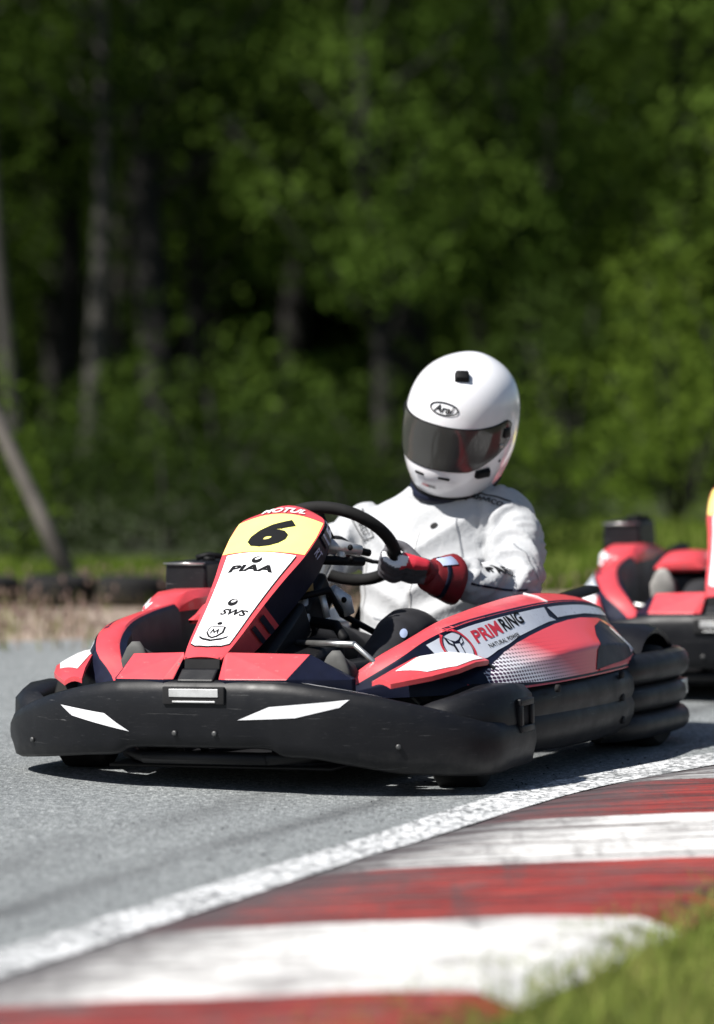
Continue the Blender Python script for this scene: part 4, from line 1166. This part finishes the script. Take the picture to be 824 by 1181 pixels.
# --- gloved hands closed on the rim
def hand(ang, mir, wrist, elbow):
    c = wp(ang); rho = (WU * math.cos(R(ang)) + WW * math.sin(R(ang))); t = (-WU * math.sin(R(ang)) + WW * math.cos(R(ang))) * mir; n_ = WN
    L = lambda r_, k, q: c + rho * r_ + n_ * k + t * q
    mb = MB()
    W = Vector(wrist)
    # palm and back of the hand
    for q, rr in ((.032, .022), (.011, .0235), (-.011, .0235), (-.031, .021)):
        mb.tube([L(.024, -.012, q * 1.0), L(.052, -.012, q * .95), L(.080, -.006, q * .8)], [.0205, .0225, .021], 12)
        mb.ellipsoid(L(.024, -.012, q), (.021,) * 3, None, 10); mb.ellipsoid(L(.080, -.006, q * .8), (.021,) * 3, None, 10)
    mb.tube([L(.078, -.006, 0), W.lerp(L(.078, -.006, 0), .35), W], [.036, .034, .036], 14)
    # four fingers of unequal length, curled round the rim
    for q, ln, rr in ((.034, .92, .0125), (.0115, 1.0, .0130), (-.011, .96, .0125), (-.032, .84, .0112)):
        P_ = [(.030, -.022), (.014, -.036), (-.006, -.0375), (-.0235, -.028), (-.030, -.010), (-.022, .010 * ln)]
        pts = [L(a, b, q + .02 * (1 - ln) * (1 if q < 0 else -1)) for a, b in P_]
        pts = [Vector(interp([(k, *pts[k]) for k in range(6)], i / 4)) for i in range(21)]
        mb.tube(pts, [rr * (1.08 - .25 * i / 20) + .0016 * (math.exp(-((i - 5) / 1.6) ** 2) + math.exp(-((i - 12) / 1.6) ** 2)) for i in range(21)], 10)
        mb.ellipsoid(pts[-1], (rr * .83,) * 3, None, 8)
    # thumb leaves the side of the palm
    pts = [L(.072, .000, .016), L(.046, .012, .026), L(.016, .0275, .033), L(-.012, .027, .036), L(-.026, .012, .037)]
    pts = [Vector(interp([(k, *pts[k]) for k in range(5)], i / 4)) for i in range(17)]
    mb.tube(pts, [.0165 * (1 - .38 * i / 16) for i in range(17)], 10); mb.ellipsoid(pts[-1], (.011,) * 3, None, 8)
    me = remeshed(mb, .0038, 2)
    for m_ in (M['greyleather'], M['red2'], M['redink'], M['white']): me.materials.append(m_)
    for f in me.polygons:
        d = f.center - c; r_, k, q = d.dot(rho), d.dot(n_), d.dot(t)
        f.material_index = 2 if (q > .033 and r_ > .02 and k < .004) else 0
        if q > .041 and .035 > r_ and k < -.01: f.material_index = 3
        if r_ > .092: f.material_index = 1
        f.use_smooth = True
    g = link(bpy.data.objects.new('glove', me), person)
    # gauntlet cuff, flared and red, running up over the sleeve
    d = (Vector(elbow) - W).normalized(); side = d.cross(Vector((0, 0, 1))).normalized(); up = side.cross(d)
    m = MB(); rg = []
    for (s_, ra, rb_) in ((-.040, .034, .040), (-.020, .040, .047), (.0, .046, .053), (.02, .051, .059), (.04, .056, .065), (.056, .059, .069), (.058, .057, .067), (.05, .053, .062), (.02, .046, .05)):
        rg.append([W + d * s_ + side * ra * math.cos(a) + up * (rb_ * math.sin(a) - .006) + d * .004 * math.sin(3 * a) for a in [2 * math.pi * k / 24 for k in range(24)]])
    m.loft(rg); cf = m.build('cuff', M['red2'], g)
    m = MB(); rg = []
    for s_, o_ in ((-.006, -.002), (-.005, .0018), (.007, .0020), (.008, -.002)):
        rg.append([W + d * s_ + side * (.0455 + .25 * s_ + o_) * math.cos(a) + up * ((.0525 + .25 * s_ + o_) * math.sin(a) - .006) + d * .004 * math.sin(3 * a) for a in [2 * math.pi * k / 24 for k in range(24)]])
    m.loft(rg, True, False); m.build('wrist_strap', M['navy'], g)
    m = MB(); rg = []
    for s_, o_ in ((-.018, .001), (-.017, .0024), (.030, .0024), (.031, .001)):
        rg.append([W + d * s_ + side * (.0462 + .26 * s_ + o_) * math.cos(a) + up * ((.0532 + .26 * s_ + o_) * math.sin(a) - .006) + d * .004 * math.sin(3 * a) for a in [R(38 + 5 * k) if mir > 0 else R(142 - 5 * k) for k in range(8)]])
    m.loft(rg, False, False); m.build('cuff_patch', M['lilac'], g)
    return g
hand(-28, 1, ARML[4][:3], ARML[2][:3])
hand(206, -1, ARMR[4][:3], ARMR[2][:3])
# --- shoes on the pedals
for sx, L_ in ((-1, LEGL), (1, LEGR)):
    a = Vector(L_[-1][:3]); m = MB()
    hx = a.x + (.03 * sx if sx > 0 else -.07)
    lo = 0 if sx > 0 else -.02
    heel = Vector((hx - (.05 if sx < 0 else 0) * -1, .575, .105)); ball = Vector((hx + .008 * sx, .70, .235 + lo)); toe = Vector((hx + .012 * sx, .735, .320 + lo))
    m.tube([heel + Vector((0, -.02, .02)), heel.lerp(ball, .5) + Vector((0, -.03, .02)), ball + Vector((0, -.018, .01)), toe + Vector((0, -.012, -.01)), toe + Vector((0, 0, .018))], [.036, .044, .046, .040, .016], 16)
    m.tube([heel + Vector((0, -.01, .03)), a], [.042, .048], 14)
    sh = m.build('shoe', M['shoe'], person)
    m = MB(); rg = []
    for p, w in ((heel + Vector((0, .016, -.012)), .030), (heel.lerp(ball, .4) + Vector((0, .02, -.004)), .034), (ball + Vector((0, .024, 0)), .044), (toe + Vector((0, .020, -.008)), .040), (toe + Vector((0, .015, .026)), .024), (toe + Vector((0, .012, .040)), .010)):
        rg.append([p + Vector((w * math.cos(a_), .012 * math.sin(a_), 0)) for a_ in [2 * math.pi * k / 14 for k in range(14)]])
    m.loft(rg); m.build('shoe_sole', M['sole'], sh)

# --- helmet
HM4 = Matrix.Translation((-.133, -.43, .884)) @ (Matrix.Rotation(R(-2), 4, 'Z') @ Matrix.Rotation(R(-14), 4, 'X') @ Matrix.Rotation(R(-16), 4, 'Y'))
AX, AF, AB, ZT, ZB = .151, .176, .182, .186, .182
def hrho(z):
    return max(0, 1 - (z / ZT) ** 2.6) ** (1 / 2.6) if z >= 0 else 1 - .32 * (-z / ZB) ** 2.1
def hp(az, z, off=0.0, scale=1.0):
    a = R(az); r = hrho(z); cy = math.cos(a); sx = math.sin(a)
    ay = AF if cy > 0 else AB
    k = (abs(sx) ** 2.15 + abs(cy) ** 2.15) ** (-1 / 2.15)
    x, y = AX * r * k * sx, ay * r * k * cy
    if cy > 0:
        y += .026 * math.exp(-((z + .115) / .06) ** 2) * math.exp(-(az / 44) ** 2)
    zz = z + .010 * math.exp(-((x) / .055) ** 2 - ((y + .045) / .06) ** 2) * (1 if z > .05 else 0)
    p = Vector((x, y, zz))
    if off:
        nn = Vector((x / AX ** 2, y / ay ** 2, z / ZT ** 2 * (1 if z > 0 else .35)))
        p += nn.normalized() * off
    return HM4 @ (p * scale)
def zbot(az): return -ZB + (.014 * (1 - math.cos(R(az))) * 1.6)
AZM = 86
def zup(az):
    a = min(1, abs(az) / AZM); return .036 + .022 * a ** 3 - .020 * max(0, (a - .86) / .14) ** 2
def zlo(az):
    a = min(1, abs(az) / AZM); return -.076 + (.076 * max(0, (a - .45) / .55) ** 1.3)
azs = [-180 + 360 * i / 144 for i in range(144)]
azs = sorted(set([a for a in azs if abs(abs(a) - AZM) > 1.0] + [-AZM, AZM]))
NA = len(azs); nb, ng, nt_ = 10, 8, 26
m = MB(); rows = nb + ng + nt_ + 1
for a in azs:
    zs = [zbot(a) + (zlo(a) - zbot(a)) * i / nb for i in range(nb)] + [zlo(a) + (zup(a) - zlo(a)) * i / ng for i in range(ng)]
    z1 = zup(a)
    zs += [z1 + (ZT - z1) * math.sin(math.pi / 2 * i / nt_) for i in range(nt_ + 1)]
    for i, z in enumerate(zs):
        gap = nb < i < nb + ng and abs(a) < AZM
        m.v.append(hp(a, z, -.006 if gap else 0))
for i in range(NA):
    j = (i + 1) % NA
    for r_ in range(rows - 1):
        f = (i * rows + r_, j * rows + r_, j * rows + r_ + 1, i * rows + r_ + 1)
        am = (azs[i] + (azs[j] if j else 180)) / 2
        m.f.append(f); m.m.append(1 if (nb <= r_ < nb + ng and abs(am) < AZM) else 0)
b0 = len(m.v)
for a in azs: m.v.append(hp(a, zbot(a) + .004, 0, 1.0).lerp(HM4 @ Vector((0, 0, zbot(a) + .004)), .14))
for a in azs: m.v.append(hp(a, zbot(a) + .03, 0, 1.0).lerp(HM4 @ Vector((0, 0, zbot(a) + .03)), .30))
for i in range(NA):
    j = (i + 1) % NA
    m.f.append((i * rows, b0 + i, b0 + j, j * rows)); m.m.append(1)
    m.f.append((b0 + i, b0 + NA + i, b0 + NA + j, b0 + j)); m.m.append(1)
helmet = mk('helmet', m.v, m.f, [M['helmet'], M['lining']], person, midx=m.m, angle=50)
m = MB(); vz = [a for a in azs if abs(a) <= AZM]
rg = []
for a in vz:
    e = .004; zs = [zlo(a) - e + (zup(a) - zlo(a) + 2 * e) * i / 14 for i in range(15)]
    rg.append([hp(a, z, .0035) for z in zs] + [hp(a, z, .0005) for z in reversed(zs)])
m.loft(rg); visor = m.build('visor', M['visor'], helmet, angle=40)
# rubber edge along the visor opening
m = MB(); m.tube([hp(a, zup(a) + .004, .001) for a in vz] + [hp(a, zlo(a) - .004, .001) for a in reversed(vz)], .0028, 8, closed=True); m.build('eyeport_seal', M['ink'], helmet)
m = MB(); m.tube([hp(a, zbot(a) + .002, .001) for a in azs], .0045, 8, closed=True); m.build('edge_trim', M['ink'], helmet)
def hbox(name, az, z, d, mt, off=.004, rot=0, bev=.004):
    o = hp(az, z); n_ = (hp(az, z, .01) - o).normalized(); u = (hp(az + 2, z) - hp(az - 2, z)).normalized(); v = n_.cross(u).normalized()
    u = v.cross(n_)
    Mx = Matrix((u, v, n_)).transposed() @ Matrix.Rotation(rot, 3, 'Z')
    m = MB(); m.box(o + n_ * off, d, Mx, taper=.8); return m.build(name, mt, helmet, bevel=bev)
hbox('top_vent', -16, .166, (.042, .034, .022), M['ink'], .006, .2)
hbox('vent_tab', -4, .150, (.005, .010, .003), M['greyink'], .001, .2, .001)
hbox('visor_tab', -56, -.088, (.050, .026, .016), M['ink'], .006, .1)
hbox('pivot_cover', -77, .022, (.030, .030, .006), M['blackmetal'], .007, 0, .003)
hbox('pivot_cover', 77, .022, (.030, .030, .006), M['blackmetal'], .007, 0, .003)
hbox('pivot_screw', -71, -.012, (.012, .012, .005), M['steel'], .006, 0, .002); hbox('shell_screw', -76, -.062, (.008, .008, .003), M['ink'], .001, 0, .001)
hbox('chin_vent', 13, -.105, (.032, .008, .003), M['ink'], .001, 0, .001); hbox('chin_vent', -17, -.105, (.034, .008, .003), M['ink'], .001, 0, .001)
def hmap(azc, zc, off=.0022, rot=0):
    c_, s_ = math.cos(rot), math.sin(rot)
    def fn(a, b):
        a, b = a * c_ - b * s_, a * s_ + b * c_
        z = zc + b * (.80 if zc > .05 else 1.0); r = .168 * max(.3, hrho(z))
        return hp(azc - math.degrees(a / r), z, off)
    return fn
lay('badge', shape2d(ring_polys(0, 0, .046, .022, .0045, 36), .012), hmap(-4, .088), M['ink'], helmet)
lay('badge_lettering', text2d('Arai', .062, .024, .01, .02, .25), hmap(-4, .088), M['ink'], helmet)
lay('chin_lettering', text2d('PRIM', .024, .009, .01, .03, .1), hmap(6.5, -.140), M['redink'], helmet)
lay('chin_lettering', text2d('RING', .026, .009, .01, .03, .1), hmap(-2.5, -.140), M['ink'], helmet)
lay('vent_outline', shape2d(strip([(-.012, -.004), (0, .002), (.012, .001)], .0018), .01), hmap(-8, .135), M['greyink'], helmet)

# ------------------------------------------------------------------ second kart, a copy with its own driver
def copy_tree(o, parent=None, skip=()):
    c = o.copy(); COL.objects.link(c)
    if parent is not None: c.parent = parent
    for ch in list(o.children):
        if ch.name.split('.')[0] in skip: continue
        copy_tree(ch, c, skip)
    return c
k2 = copy_tree(kart, None, ('number_six',))
T2 = 17.0
fx, fy = -math.sin(R(T2)), -math.cos(R(T2))
KL2 = (1.115 - .95 * fx, 11.62 - .95 * fy, .004)
k2.location = KL2; k2.rotation_euler = (0, R(1.2), R(180 - T2))
tag(k2, 'second red kart following behind, cut by the picture edge and slightly blurred', 'kart')
p2 = copy_tree(person, None, ('collar', 'suit_lettering', 'shoulder_outline', 'piping', 'zip', 'suit_emblem', 'trouser_emblem'))
p2.location = KL2; p2.rotation_euler = (0, R(1.2), R(180 - T2))
for ch in p2.children:     # this driver sits further towards his left
    if ch.name.startswith('body'):
        ch.data = ch.data.copy()
        for v in ch.data.vertices:
            t_ = max(0, min(1, (v.co.z - .34) / .12)); v.co.x -= .14 * t_ * t_ * (3 - 2 * t_)
    elif ch.name.startswith('shoe') and ch.matrix_local.translation.length < 9 and sum(v.co.x for v in ch.data.vertices) > 0:
        ch.location = (-.045, 0, .05)
        for s_ in ch.children:
            s_.data = s_.data.copy(); s_.data.materials[0] = M['palesole']
    elif ch.name.startswith('helmet') or ch.name.startswith('glove'): ch.location.x = -.14
tag(p2, 'driver of the following kart, only a grey shoe sole in view', 'person')

# ------------------------------------------------------------------ camera, sun, sky
cam = bpy.data.cameras.new('Camera'); co = link(bpy.data.objects.new('Camera', cam))
co.location = (0, 0, 1.10); co.rotation_euler = (R(90) - math.atan(190.5 / 4400), 0, 0)
cam.sensor_fit = 'HORIZONTAL'; cam.sensor_width = 24; cam.lens = 24 * 4400 / 824
cam.clip_start = .5; cam.clip_end = 1000
cam.dof.use_dof = True; cam.dof.focus_distance = 9.6; cam.dof.aperture_fstop = 1.7; cam.dof.aperture_blades = 9
scene.camera = co

EL, AZ = 52, 32     # sun elevation; degrees in front of the picture plane, from the left
S = Vector((-math.cos(R(EL)) * math.cos(R(AZ)), -math.cos(R(EL)) * math.sin(R(AZ)), math.sin(R(EL))))
sun = bpy.data.lights.new('Sun', 'SUN'); sun.energy = 5.0; sun.angle = R(.53); sun.color = (1.0, .965, .91)
so = link(bpy.data.objects.new('Sun', sun)); so.rotation_euler = S.to_track_quat('Z', 'Y').to_euler()
w = bpy.data.worlds.new('World'); scene.world = w; w.use_nodes = True
nt = w.node_tree; bg = nt.nodes['Background']; sky = nt.nodes.new('ShaderNodeTexSky'); sky.sky_type = 'NISHITA'; sky.sun_disc = False
sky.sun_elevation = R(EL); sky.sun_rotation = math.atan2(S.x, S.y)
nt.links.new(sky.outputs[0], bg.inputs[0]); bg.inputs[1].default_value = .050
vs_ = scene.view_settings; scene.display_settings.display_device = 'sRGB'
vs_.view_transform = 'Standard'; vs_.look = 'None'; vs_.exposure = .70; vs_.gamma = 1; vs_.use_curve_mapping = False
scene.cycles.use_denoising = True
scene.cycles.max_bounces = 8; scene.cycles.transparent_max_bounces = 8
